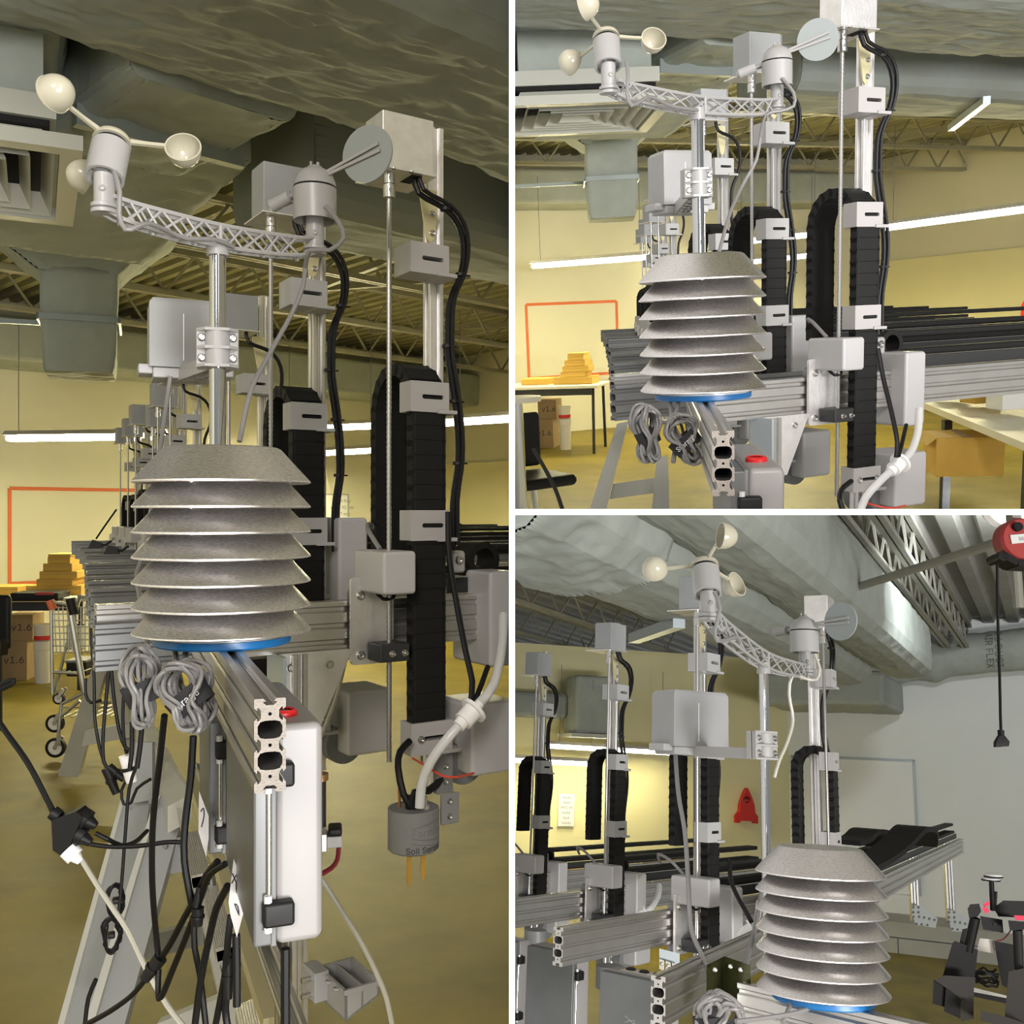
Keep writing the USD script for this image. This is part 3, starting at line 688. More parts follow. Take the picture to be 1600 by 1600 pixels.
PA, QA, plA, prA, midA = station(A, (348, 987), 0.93, (340, 382), 1.06, (163, 318, 0.98), (492, 384, 1.13), (130, 8, 240), (578, 240, 1.10), 16, (290, 527, 1.25), 545, (0.086, 0.06, 0.082), (14, 22), 0.0085, 1.11, 0.0)
PB, QB, plB, prB, midB = station(B, (1098, 609), 1.30, (1089, 174), 1.46, (951, 134, 1.35), (1214, 164, 1.57), (130, 8, 240), (1266, 57, 1.54), 16, (1062, 281, 1.75), 293, (0.090, 0.06, 0.088), (10, 18), 0.0085, 1.08, 0.0)
PC, QC, plC, prC, midC = station(C, (1286, 1549), 1.24, (1193, 1040), 1.50, (1106, 958, 1.30), (1258, 1046, 1.66), (165, 40, 278), (1314, 974, 1.62), 2, (1078, 1124, 1.66), 1163, (0.104, 0.065, 0.088), (30, 24), 0.0066, 1.08, -0.02)
# ------------------------------------------------------------------ gantries
def gantry(room, ref, yaw, px, py, Z, kit, label, group=None, sc=1.0):
    """stands a gantry so that the middle of its slide plate is seen at px, py"""
    return place(kit, 'garden_gantry', room, room.at(px, py, Z), rz(yaw), label=label, cat_='gantry robot', group=group)
def x_at(room, yaw, O, px):
    """how far along the beam the picture column px is crossed"""
    d = rz(yaw) @ [1, 0, 0]; f = lambda s: (lambda q: 800 + F * q[0] / q[1])(room.R @ (O + d * s - [0, 0, room.H]))
    lo, hi = -3.0, 3.0
    for _ in range(50):
        m = (lo + hi) / 2
        if f(m) < px: lo = m
        else: hi = m
    return lo
def xl(room, yaw, px, py, Z, edge): return x_at(room, yaw, room.at(px, py, Z), edge)
gantry(A, None, GA, 577, 975, 1.27, gantry_kit(left=xl(A, GA, 577, 975, 1.27, 372), right=1.6, bright=True, housing='bright_aluminium'), 'nearest gantry, its motor housing in a lit silver tone, tall left view')
# tower 2: slid further left along its own beam, a little behind
gantry(A, None, GA, 398, 968, 1.42, gantry_kit(dz=0.0, left=xl(A, GA, 398, 968, 1.42, 152), right=1.2, leg=False, cover=(-0.045, 0.08)), 'second gantry, its grey motor box behind the wind vane, tall left view')
gantry(A, None, GA, 340, 946, 2.0, gantry_kit(dz=-0.02, left=xl(A, GA, 340, 946, 2.0, 146), right=1.4, each=False, leg=False), 'third gantry, its dark motor box right behind the mast, tall left view')
far = [(254, 893, 2.75, -0.05, 140), (236, 880, 3.05, -0.09, 135), (229, 873, 3.3, -0.13, 131), (203, 866, 3.6, -0.10, 126), (192, 860, 4.0, -0.11, 119), (181, 855, 4.5, -0.10, 113)]
lab = ['fourth gantry, just below the grey box on the mast', 'fifth gantry along the receding row', 'sixth gantry along the receding row', 'seventh gantry along the receding row', 'eighth gantry along the receding row', 'farthest gantry at the end of the receding row']
for i, (px, py, Z, dz, le) in enumerate(far):
    gantry(A, None, GA, px, py, Z, gantry_kit(dz=dz, left=xl(A, GA, px, py, Z, le), right=1.6, each=False, leg=False), lab[i] + ', tall left view')
# ---- the stacked beams of the row whose towers stay hidden
def stacked(room, yaw, rows, right, word):
    for i, (px, py, Z) in enumerate(rows):
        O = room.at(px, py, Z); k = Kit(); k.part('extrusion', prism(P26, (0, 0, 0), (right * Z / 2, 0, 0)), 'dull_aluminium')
        place(k, 'stacked_beam', room, O, rz(yaw), label=f'bare slotted beam end, {["first", "second", "third", "fourth", "fifth", "sixth", "seventh"][i]} from the top of the stack, {word}', cat_='beam')
stacked(A, GA, [(133, 900, 2.45), (134, 915, 2.2), (135, 925, 1.95), (136, 935, 1.75), (140, 950, 1.55), (147, 1012, 1.30)], 0.45, VIEW['A'])
stacked(B, 24.0, [(949, 545, 3.4), (952, 558, 3.0), (955, 574, 2.6), (957, 590, 2.2), (958, 630, 1.75)], 0.5, VIEW['B'])
# ---- upper right
GB = 24.0
gantry(B, None, GB, 1280, 617, 1.68, gantry_kit(left=xl(B, GB, 1280, 617, 1.68, 1120), right=1.6, bright=True, housing='bright_aluminium'), 'nearest gantry, its motor housing in a lit silver tone, upper right view')
gantry(B, None, GB, 1152, 596, 1.98, gantry_kit(dz=0.0, left=xl(B, GB, 1152, 596, 1.98, 962), right=1.2, leg=False, cover=(-0.05, 0.06)), 'second gantry, its motor box behind the vane, upper right view')
gantry(B, None, GB, 1085, 566, 2.5, gantry_kit(dz=-0.0, left=xl(B, GB, 1085, 566, 2.5, 958), right=1.4, each=False, leg=False), 'third gantry behind the polished mast, upper right view')
farB = [(1020, 545, 3.6, -0.05, 953), (1010, 536, 4.1, -0.09, 950), (1003, 528, 4.7, -0.1, 946), (998, 522, 5.3, -0.1, 942)]
labB = ['fourth gantry left of the grey instrument box', 'fifth gantry of the receding row', 'sixth gantry of the receding row', 'farthest gantry of the receding row']
for i, (px, py, Z, dz, le) in enumerate(farB):
    gantry(B, None, GB, px, py, Z, gantry_kit(dz=dz, left=xl(B, GB, px, py, Z, le), right=1.6, each=False, leg=False), labB[i] + ', upper right view')
# ---- lower right
for (px, py, Z, dz, le, rr, br, gc, lab_) in ((1062, 1447, 1.95, 0.05, 881, 0.8, False, 50, 'third gantry from the left, right of the grey box'), (923, 1412, 2.45, 0.05, 780, 1.0, False, 50, 'second gantry from the left, its motor box before the duct'), (810, 1385, 3.0, 0.06, 760, 1.2, False, 50, 'leftmost tall gantry beside the white border'), (1272, 1445, 2.03, 0.035, 1042, 0, True, 61, 'nearest gantry, its motor box behind the vane')):
    gantry(C, None, gc, px, py, Z, gantry_kit(dz=dz, left=xl(C, gc, px, py, Z, le), right=rr or xl(C, gc, px, py, Z, 1506), bright=br, leg=False, chain_r=0.036, housing='bright_aluminium' if br else 'housing_grey'), lab_ + ', lower right view')
# ------------------------------------------------------------------ the workshop hall of the left and the upper right views
def frame_ab(ang): return np.array([math.cos(math.radians(ang)), math.sin(math.radians(ang)), 0]), np.array([-math.sin(math.radians(ang)), math.cos(math.radians(ang)), 0])
H0 = 1.6
def rounded_duct(w, h, length, r=0.10, seg=None):
    """a wrapped duct along +y, its bottom at z = 0"""
    m = extrude(affinity.translate(rrect(w, h, r), 0, h / 2), length)
    m.apply_transform(M4(np.stack([[1.0, 0, 0], [0, 0, 1.0], [0, -1.0, 0]], 1), (0, length, 0)))
    return m
def tube_light(room, p0, p1, label, group=None, glow_='tube_glow'):
    k = Kit(); p0, p1 = np.array(p0), np.array(p1); l = np.linalg.norm(p1 - p0); R = align(p1 - p0); R = np.stack([R[:, 2], np.cross([0, 0, 1.0], R[:, 2]), [0, 0, 1.0]], 1)
    k.part('light_housing', cat(hull([(-l / 2, y, z) for y, z in ((-0.07, 0.048), (0.06, 0.048), (-0.025, 0.09), (0.025, 0.09))] + [(l / 2, y, z) for y, z in ((-0.07, 0.048), (0.06, 0.048), (-0.025, 0.09), (0.025, 0.09))]), bx(-l / 2, l / 2, 0.05, 0.06, -0.012, 0.05)), 'lamp_rim')  # rear flap, out of view, keeps tube light off the upper wall
    k.part('glowing_tube', cyl((-l / 2 + 0.01, 0, 0.018), (l / 2 - 0.01, 0, 0.018), 0.026, 12), glow_)
    k.part('hanging_wire', cyl((-l * 0.42, 0, 0.08), (-l * 0.42, 0, 1.1), 0.004, 6), 'dark_print'); k.part('hanging_wire', cyl((l * 0.42, 0, 0.08), (l * 0.42, 0, 1.1), 0.004, 6), 'dark_print')
    return place(k, 'tube_light', room, (p0 + p1) / 2, R, label=label, cat_='lamp', group=group)
def joist_mesh(l, h=0.42, n=None):
    """an open-web steel joist along +x, hanging down from z = 0"""
    n = n or int(l / 0.55); top = [bx(0, l, -0.055, -0.008, -0.05, 0), bx(0, l, 0.008, 0.055, -0.05, 0)]
    bot = [bx(0, l, -0.045, -0.008, -h, -h + 0.045), bx(0, l, 0.008, 0.045, -h, -h + 0.045)]
    web = []
    for i in range(n):
        a, c, b = l * i / n, l * (i + 0.5) / n, l * (i + 1) / n
        web += [bar((a, 0, -0.03), (c, 0, -h + 0.03), 0.02, 0.02), bar((c, 0, -h + 0.03), (b, 0, -0.03), 0.02, 0.02)]
    return cat(top), cat(bot), cat(web)
def deck_mesh(a0, a1, b0, b1, pitch=0.17, dep=0.05):
    """corrugated roof deck; its ribs run along b"""
    n = int((a1 - a0) / pitch); P = []
    for i in range(n):
        a = a0 + i * pitch; P += [(a, 0), (a + pitch * 0.42, 0), (a + pitch * 0.54, dep), (a + pitch * 0.88, dep)]
    P = P + [(a0 + n * pitch, 0)]; V, f = [], []
    for a, z in P: V += [(a, b0, z), (a, b1, z)]
    for i in range(len(P) - 1): f += [(2 * i, 2 * i + 1, 2 * i + 3), (2 * i, 2 * i + 3, 2 * i + 2)]
    up = bx(a0, a1, b0, b1, dep + 0.01, dep + 0.03)
    return cat(trimesh.Trimesh(V, f, process=False), up)
def hall(room, phi, D, side):
    """the hall as the left view shows it, turned by -phi and pushed back by D for the upper right view"""
    Tm = M4(rz(-phi)) @ M4(None, (0, D, 0)); w = VIEW[room.name]; rn = ROOMN[room.name]
    ANG = 43.9; dv, du = frame_ab(ANG); Rab = np.stack([dv, du, [0, 0, 1.0]], 1)
    AB = Tm @ M4(Rab, (0, 0, H0))                       # a along the duct, b towards the back wall, z from eye height
    g = lambda m: mv(m, AB[:3, 3], AB[:3, :3])
    pt = lambda p: (Tm @ np.array([*p, 1.0]))[:3]
    at = lambda x, y, Z: pt(A.at(x, y, Z))
    ab = lambda a, b, z: (AB @ np.array([a, b, z, 1.0]))[:3]
    RT = Tm[:3, :3]
    lo = -4.0 if side == 'A' else -9.0
    # shell
    struct('floor', mv(bx(-9, 3 if side == 'A' else 14, -3.0 if side == 'A' else 2.0, 22, -0.05, 0)), 'floor_ochre', room, label=f'stained ochre concrete floor of the {rn} room')
    struct('wall_back', g(bx(lo, 10.2, 11.9, 12.1, -1.6, 2.6)), 'wall_cream', room, label=f'cream back wall with the red rectangle of tape, {w}')
    struct('wall_right', g(bx(10.0, 10.2, 1.0, 11.9, -1.6, 2.6)), 'wall_cream', room, label=f'cream wall on the far right, {w}')
    struct('trim', g(bx(9.96, 10.0, 2.0, 11.9, -1.6, 0.72)), 'wall_yellow_lit', room, label=f'lower wall panel on the far right, yellow light put into its colour, {w}')
    struct('ceiling', g(mv(deck_mesh(lo, 12.0, -2.0, 12.0), (0, 0, 2.30))), 'deck_cream', room, label=f'corrugated cream roof deck, {w}')
    top, bot, web = joist_mesh(12.0 - lo)
    for i, b in enumerate((5.25, 6.85, 8.5, 10.1)):
        k = Kit(); k.part('top_chord', top, 'joist_cream'); k.part('bottom_chord', bot, 'joist_cream'); k.part('web', web, 'joist_cream', kind='stuff')
        place(k, 'roof_joist', room, ab(lo, b, 2.30), RT @ Rab, label=f'{["first", "second", "third", "farthest"][i]} open-web roof joist counted from the big duct, {w}', cat_='roof joist')
    for i, a in enumerate((4.6, 7.2)):
        solid('roof_brace', g(cat(bar((a, 5.2, 1.92), (a + 1.2, 10.2, 2.2), 0.05, 0.05), bar((a + 1.5, 5.2, 1.92), (a + 0.2, 10.2, 2.2), 0.05, 0.05))), 'joist_cream', room, f'crossing pair of cream roof braces, the {["left", "right"][i]} pair, {w}', 'brace')
    if side == 'A': struct('unseen_wall_left', bx(-3.9, -3.7, -4.5, 5.9, 0, 4.0), 'wall_cream', room, label='unseen side wall left of the tall view, out of frame, blocking sky light')  # out of view; keeps sky light off the left faces
    # ducts
    dl = 6.5 if side == 'A' else 11.0
    main = mv(crumple(mv(rounded_duct(1.07, 0.75, dl, 0.16)), 0.07 if side == 'A' else 0.15, 0.040, 4.0, 3), (dl - 1.3 - 1.82, 2.92 - 3.44, 0), rz(90))
    m = crumple(mv(rounded_duct(0.66, 0.62, 0.9, 0.06)), 0.06, 0.03, 3.0, 5)
    m2 = crumple(hull([(-0.40, 0.75, 0.10), (0.55, 0.75, 0.10), (-0.40, 2.3, -0.12), (0.7, 2.2, -0.10), (-0.40, 0.75, 0.7), (0.55, 0.75, 0.7), (-0.40, 2.4, 0.7), (0.7, 2.3, 0.7)]), 0.09, 0.035, 3.0, 9)
    k = Kit(); k.part('run', main, 'duct_wrap', smooth=True); k.part('branch', m, 'duct_wrap_pale', smooth=True); k.part('plenum', m2, 'duct_wrap_pale', smooth=True)
    k.part('hanger_channel', bx(-0.34, 0.36, 0.44, 0.49, -0.05, 0.03), 'duct_metal')
    place(k, 'wrapped_duct', room, ab(1.82, 3.44, 1.50), RT @ Rab, label=f'huge wrapped air duct with a branch and steel strip, {w}', cat_='duct')
    m = crumple(rounded_duct(0.75, 0.62, 6.5, 0.12), 0.15, 0.03, 2.0, 8)
    k = Kit(); k.part('run', mv(m, (0, 0, 0), rz(-90)), 'duct_wrap', smooth=True); k.part('elbow', crumple(mv(rounded_duct(0.5, 0.5, 0.8, 0.15), (3.6, -0.6, -0.05)), 0.1, 0.03, 2.5, 4), 'duct_wrap_pale', smooth=True)
    k.part('hanger_bar', bar((1.5, -0.45, -0.03), (2.1, 0.5, -0.03), 0.05, 0.05), 'zinc_blue')
    place(k, 'second_duct', room, ab(2.6, 4.38, 1.42), RT @ Rab, label=f'second dark duct running behind the tower tops, {w}', cat_='duct')
    # the hanging supply chute
    rect = lambda cx, cy, w_, d_, z: [(cx - w_ / 2, cy - d_ / 2, z), (cx + w_ / 2, cy - d_ / 2, z), (cx - w_ / 2, cy + d_ / 2, z), (cx + w_ / 2, cy + d_ / 2, z)]
    low = crumple(hull(rect(0, 0, 0.42, 0.42, 0) + rect(0, 0, 0.40, 0.40, -0.04) + rect(0, 0, 0.46, 0.46, 0.62)), 0.05, 0.03, 3.5, 2)
    flare = crumple(hull(rect(0, 0, 0.46, 0.46, 0.60) + rect(-0.05, 0, 1.30, 0.7, 0.95) + rect(-0.05, 0, 1.30, 0.7, 1.25)), 0.06, 0.05, 3.0, 6)
    k = Kit(); k.part('drop', low, 'duct_wrap_pale', smooth=True); k.part('flare', flare, 'duct_wrap_pale', smooth=True)
    k.part('strap', cat(bx(-0.25, 0.25, -0.25, -0.235, 0.28, 0.32), bx(-0.25, -0.235, -0.25, 0.25, 0.28, 0.32), bx(0.235, 0.25, -0.25, 0.25, 0.28, 0.32)), 'duct_metal')
    k.part('conduit', bar((-2.2, 0.1, 0.31), (0, 0.1, 0.31), 0.03, 0.03), 'duct_metal')
    place(k, 'supply_chute', room, ab(2.64, 6.85, 0.94), RT @ rz(20), label=f'wrapped square supply chute hanging down on the left, {w}', cat_='duct')
    m = crumple(rounded_duct(0.8, 0.45, 14.0 if side == 'A' else 18, 0.05), 0.3, 0.02, 2.0, 11)
    solid('wall_duct', g(mv(mv(m, (0, 0, 0), rz(-90)), (lo, 11.48, 1.55))), 'duct_wrap_pale', room, f'long pale duct running along the back wall, {w}', 'duct', smooth=True)
    # the square louvred diffuser
    k = Kit(); s0 = 0.50
    k.part('frame', cat(bx(-s0, s0, -s0, -s0 + 0.07, 0, 0.05), bx(-s0, s0, s0 - 0.07, s0, 0, 0.05), bx(-s0, -s0 + 0.07, -s0 + 0.07, s0 - 0.07, 0, 0.05), bx(s0 - 0.07, s0, -s0 + 0.07, s0 - 0.07, 0, 0.05)), 'louvre_white')
    k.part('back_plate', bx(-s0 + 0.10, s0 - 0.10, -s0 + 0.10, s0 - 0.10, 0.10, 0.12), 'hole_black'); k.part('skirt', bx(-s0 + 0.08, s0 - 0.08, -s0 + 0.08, s0 - 0.08, 0.12, 0.2), 'louvre_white')  # black sheet stands in for the dark behind the louvres
    for i in range(5):
        q = s0 - 0.085 - 0.075 * i; q2 = q - 0.04
        V = np.array([(-q, -q, 0.01), (q, -q, 0.01), (q, q, 0.01), (-q, q, 0.01), (-q2, -q2, 0.09), (q2, -q2, 0.09), (q2, q2, 0.09), (-q2, q2, 0.09)])
        f = [(i_, (i_ + 1) % 4, 4 + (i_ + 1) % 4) for i_ in range(4)] + [(i_, 4 + (i_ + 1) % 4, 4 + i_) for i_ in range(4)]
        m = trimesh.Trimesh(np.vstack([V, V + [0, 0, 0.006]]), np.vstack([f, np.array(f)[:, ::-1] + 8]), process=False)
        k.part('louvre', m, 'louvre_white', smooth=False)
    k.part('neck', bx(-s0 + 0.12, s0 - 0.12, -s0 + 0.12, s0 - 0.12, 0.2, 0.42), 'duct_wrap_pale')
    c = A.on(130, 236, (0, 0, H0 + 1.2), (0, 0, 1)); k0 = np.array([s0, -s0, 0])
    place(k, 'air_diffuser', room, pt(c - rz(25) @ k0), RT @ rz(25), label=f'square louvred ceiling diffuser at the left edge, {w}', cat_='air vent')
    solid('side_duct', mv(mv(crumple(rounded_duct(1.15, 0.5, 2.1, 0.05), 0.08, 0.02, 3.0, 13), (0, 0, 0), rz(25)), pt(c - rz(25) @ [0.62, 0.6, 0] + [0, 0, 0.42]), RT), 'duct_metal', room, f'grey duct above the louvred diffuser, {w}', 'duct', smooth=True)
    # tube lights
    tube_light(room, at(10, 688, 9.8), at(258, 685, 9.5), f'glowing tube light at the far left by the back wall, {w}', None)
    tube_light(room, at(440, 674, 11.6), at(592, 668, 11.2), f'upper glowing tube light between the two near towers, {w}')
    tube_light(room, at(440, 714, 13.2), at(592, 706, 12.6), f'lower glowing tube light between the two near towers, {w}')
    tube_light(room, at(690, 664, 10.0), at(1080, 640, 9.0) if side == 'A' else at(960, 645, 9.2), f'glowing tube light right of the nearest tower, {w}')
    # the red tape rectangle, whiteboard, notices on the back wall
    k = Kit()
    def onwall(x, y): return np.linalg.inv(M4(Rab, (0, 0, H0))) @ np.array([*A.on(x, y, dv * 0 + du * 11.9 + [0, 0, H0], du), 1.0])
    q0, q1, q2 = onwall(15, 763), onwall(215, 766), onwall(15, 912)
    a0, a1, z1, z0 = q0[0], q1[0], q0[2], q2[2]
    for b_ in ((a0, a1, z1 - 0.02, z1 + 0.02), (a0, a1, z0 - 0.02, z0 + 0.02), (a0 - 0.02, a0 + 0.02, z0, z1), (a1 - 0.02, a1 + 0.02, z0, z1)):
        k.part('tape_strip', bx(b_[0], b_[1], 11.895, 11.8995, b_[2], b_[3]), 'tape_red')
    place(k, 'tape_rectangle', room, AB[:3, 3], AB[:3, :3], label=f'rectangle of red tape on the back wall, {w}', cat_='tape')
    q0, q1 = onwall(496, 771), onwall(543, 830)
    k = Kit(); k.part('board', bx(q0[0], q1[0], 11.87, 11.9, q1[2], q0[2], 0.01), 'panel_white'); k.part('board_frame', cat(bx(q0[0], q1[0], 11.86, 11.88, q0[2] - 0.02, q0[2]), bx(q1[0] - 0.02, q1[0], 11.86, 11.88, q1[2], q0[2])), 'base_timber')
    for i in range(3):
        z = q0[2] - 0.10 - 0.09 * i; wd = 0.55 - 0.1 * i
        ts = ['clean tray', 'x axis 90 mm', 'z 37 mm'][i]
        t = text_on(ts, 0.045); t.apply_transform(M4(np.stack([[1.0, 0, 0], [0, 0, 1.0], [0, -1.0, 0]], 1), (q0[0] + 0.38, 11.868, z)))
        k.part('writing', t, 'dark_print', smooth=False)
    place(k, 'whiteboard', room, AB[:3, 3], AB[:3, :3], label=f'small whiteboard with scribbled lines on the back wall, {w}', cat_='whiteboard')
    # table with flat cardboard boxes, boxes and pails underneath
    yaw = math.degrees(math.atan2(RT[1, 0], RT[0, 0]))
    tt = A.at(40, 930, 9.4); k = Kit()
    k.part('tabletop', bx(-1.5, 0.62, -0.30, 0.5, -0.04, 0, 0.01), 'table_white'); k.part('apron', bx(-1.45, 0.55, -0.26, -0.24, -0.12, -0.04), 'print_black')
    for x in (-1.4, 0.55): k.part('leg', cat(bar((x, -0.2, -0.04), (x, -0.25, -tt[2]), 0.03, 0.03), bar((x, 0.4, -0.04), (x, 0.45, -tt[2]), 0.03, 0.03)), 'print_black')
    place(k, 'folding_table', room, pt(tt), RT @ rz(6), label=f'white folding table under the stacked cardboard boxes, {w}', cat_='table')
    zz = tt[2]
    for i, (x0, x1, y0, y1) in enumerate(((43, 127, 915, 930), (59, 113, 905, 915), (64, 120, 893, 905), (69, 113, 882, 894), (76, 110, 872, 882), (77, 111, 867.5, 872), (-30, 28, 917, 930))):
        c = A.at((x0 + x1) / 2, y1, 9.4); ww, hh = (x1 - x0) * 9.4 / F, (y1 - y0) * 9.4 / F
        zz = tt[2] if i == 6 else zz; c[2] = zz + 0.001; zz += hh + 0.001
        k = Kit(); k.part('box_body', bx(-ww / 2, ww / 2, -0.02, 0.36, 0, hh, 0.004), 'card_ochre'); k.part('flap_seam', bx(-ww / 2 + 0.004, ww / 2 - 0.004, -0.0215, -0.019, hh * 0.62, hh * 0.66), 'card_brown')
        place(k, 'cardboard_box', room, pt(c), RT @ rz(4 + (i % 3) * 2), label=f'flat ochre cardboard box, {["lowest of the stack", "second from the bottom", "third from the bottom", "fourth from the bottom", "second from the top", "thin topmost of the stack", "alone left of the stack"][i]}, {w}', cat_='box')
    for i, (x0, x1, y0, y1, lab) in enumerate(((10, 50, 961, 1001, 'upper'), (-6, 41, 1001, 1036, 'lower'))):
        Z = 9.7; c = A.at((x0 + x1) / 2, y1, Z); c[2] = max(c[2], 0) if i else c[2]; ww, hh = (x1 - x0) * Z / F, (y1 - y0) * Z / F
        if i: c[2] = 0.0; hh = A.at(0, 1001, Z)[2]
        k = Kit(); k.part('box_body', bx(-ww / 2, ww / 2, 0, 0.35, 0, hh, 0.005), 'card_brown')
        t = text_on('v1.6', 0.065); t.apply_transform(M4(np.stack([[1.0, 0, 0], [0, 0, 1.0], [0, -1.0, 0]], 1), (ww * 0.08, -0.0005, hh * 0.52))); k.part('print', t, 'ink', smooth=False)
        place(k, 'storage_box', room, pt(c), RT @ rz(8), label=f'{lab} brown box printed v1.6 under the table, {w}', cat_='box')
    for i, (y0, y1) in enumerate(((975, 1000), (1000, 1027))):
        Z = 9.6; c = A.at(67, y1, Z); hh = (y1 - y0) * Z / F
        if i: c[2] = 0; hh = A.at(67, 1001, Z)[2]
        r = 13 * Z / F; k = Kit()
        k.part('pail_body', lathe([(0, 0), (r * 0.88, 0), (r, hh * 0.86), (0, hh * 0.86)], 28), 'pail_white'); k.part('rim', lathe([(r * 0.9, hh * 0.78), (r * 1.06, hh * 0.8), (r * 1.06, hh), (0, hh)], 28), 'pail_white')
        if i == 0: k.part('label_band', lathe([(r * 0.93, 0.005), (r * 0.985, 0.005), (r * 1.0, hh * 0.3), (r * 0.93, hh * 0.3)], 28), 'rocket_red')
        place(k, 'pail', room, pt(c), RT, label=f'{["upper white pail with a red band", "lower white pail on the floor"][i]} beside the brown boxes, {w}', cat_='bucket')
    return at, pt, RT
hallA = hall(A, 0.0, 0.0, 'A')
hallB = hall(B, 23.0, 2.6, 'B')
# ------------------------------------------------------------------ the hall of the lower right view
def hall_c():
    room, w = C, VIEW['C']; H = room.H
    ANG = 62.2; dv, du = frame_ab(ANG); Rab = np.stack([dv, du, [0, 0, 1.0]], 1); AB = M4(Rab, (0, 0, H))
    g = lambda m: mv(m, AB[:3, 3], Rab)
    inv = np.linalg.inv(AB)
    def abz(x, y, z): return (inv @ np.array([*room.on(x, y, (0, 0, H + z), (0, 0, 1)), 1.0]))[:3]
    ab = lambda a, b, z: (AB @ np.array([a, b, z, 1.0]))[:3]
    aw = (inv @ np.array([*room.floor(1400, 1487), 1.0]))[0]                       # the white wall stands at a = aw
    cor = (inv @ np.array([*room.on(1237, 1400, dv * aw + [0, 0, H], dv), 1.0]))[1]   # the corner at b = cor
    def onwhite(x, y): return (inv @ np.array([*room.on(x, y, dv * aw + [0, 0, H], dv), 1.0]))[:3]
    def onyellow(x, y): return (inv @ np.array([*room.on(x, y, du * cor + [0, 0, H], du), 1.0]))[:3]
    A2 = 12.0; dv2, du2 = frame_ab(A2); pc = AB[:3, 3] + Rab @ np.array([aw, cor, 0]); Rab2 = np.stack([dv2, du2, [0, 0, 1.0]], 1); AB2 = M4(Rab2, (0, 0, H)); inv2 = np.linalg.inv(AB2); cor2 = (inv2 @ np.array([*pc, 1.0]))[1]; ca2 = (inv2 @ np.array([*pc, 1.0]))[0]
    def onyellow(x, y): return (inv2 @ np.array([*room.on(x, y, du2 * cor2 + [0, 0, H], du2), 1.0]))[:3]
    g2 = lambda m: mv(m, AB2[:3, 3], Rab2)
    ab2 = lambda a, b, z: (AB2 @ np.array([a, b, z, 1.0]))[:3]
    struct('floor', mv(bx(-4, 12, -3, 20, -0.05, 0)), 'floor_ochre', room, label='brown concrete floor of the lower room')
    struct('wall_right', g(bx(aw, aw + 0.2, -9, cor + 0.2, -H, 2.12)), 'wall_white', room, label=f'white wall behind the shield and the drone, {w}')
    struct('wall_back', g2(bx(-6, ca2, cor2, cor2 + 0.2, -H, 1.56)), 'wall_yellow_lit', room, label=f'yellowish wall behind the row of gantries, {w}')
    struct('ceiling', g(mv(deck_mesh(-9, cor + 14, -aw - 9, 3.0, 0.30, 0.07), (0, 0, 2.06), rz(90))), 'deck_grey', room, label=f'grey corrugated roof deck, {w}')
    # baseboards of timber along the white wall
    y0, y1 = onwhite(1400, 1440)[2], onwhite(1400, 1463)[2]
    struct('baseboard', g(bx(aw - 0.06, aw, -9, cor, y1, y0)), 'base_timber', room, label=f'upper pale timber board along the white wall foot, {w}')
    for i in range(7): struct('trim', g(bx(aw - 0.12, aw, cor - 1.4 * (i + 1), cor - 1.4 * i - 0.01, -H, y1 - 0.01)), 'base_timber', room, label=f'pale timber block at the wall foot, number {i + 1} from the corner, {w}')
    # joists along a
    top, bot, web = joist_mesh(aw + 5, 0.40, 26)
    for i, (px, py) in enumerate(((1310, 806), (1368, 806))):
        b = abz(px, py, 1.65)[1]
        k = Kit(); k.part('top_chord', top, 'joist_grey'); k.part('bottom_chord', bot, 'joist_grey'); k.part('web', web, 'joist_grey', kind='stuff')
        place(k, 'roof_joist', room, ab(-5, b, 2.05), Rab, label=f'{["left", "right"][i]} grey roof joist running to the white wall, {w}', cat_='roof joist')
    for i, (px, py) in enumerate(((905, 812), (830, 950), (840, 1000), (850, 1045))):
        b = abz(px, py, 1.65)[1]
        k = Kit(); k.part('top_chord', top, 'joist_cream'); k.part('bottom_chord', bot, 'joist_cream'); k.part('web', web, 'joist_cream', kind='stuff')
        place(k, 'roof_joist', room, ab(-5, b, 2.05), Rab, label=f'cream roof joist {["between the two ducts", "left below the left duct", "second below the left duct", "third below the left duct"][i]}, {w}', cat_='roof joist')
    p, q = abz(1325, 922, 1.15), abz(1600, 835, 1.15)
    solid('conduit', g(cyl((p[0], p[1], 1.15), (q[0], q[1], 1.15), 0.025, 10)), 'joist_grey', room, f'thin conduit crossing below the roof deck, {w}', 'pipe')
    # the two big ducts
    l0, l1 = abz(875, 930, 0.80), abz(907, 830, 0.80); b1, b0 = l0[1], l1[1]
    m = crumple(rounded_duct(max(b1 - b0, 0.5), 0.6, 7.0, 0.2), 0.12, 0.03, 3.0, 21)
    end = crumple(mv(rounded_duct(max(b1 - b0, 0.5) * 1.12, 0.8, 1.2, 0.25), (0, -0.2, -0.06)), 0.07, 0.06, 3.0, 22)
    k = Kit(); R90 = rz(-90)
    k.part('run', mv(m, (0, 0, 0), R90), 'duct_wrap_pale', smooth=True); k.part('bulging_joint', mv(end, (0, 0, 0), R90), 'duct_wrap_pale', smooth=True)
    h0_, h1_ = (room.on(x, y, (0, 0, H + 0.77), (0, 0, 1)) for x, y in ((990, 998), (1061, 973))); solid('hanger_bar', bar(h0_, h1_, 0.07, 0.06), 'zinc_blue', room, f'pale steel bar under the left duct, {w}', 'bracket')
    place(k, 'wrapped_duct', room, ab(l0[0] - 1.4, (b0 + b1) / 2, 0.80), Rab, label=f'wrapped duct with a bulging joint, upper left, {w}', cat_='duct')
    e0, e1 = abz(945, 806, 0.95), abz(1200, 845, 0.95)
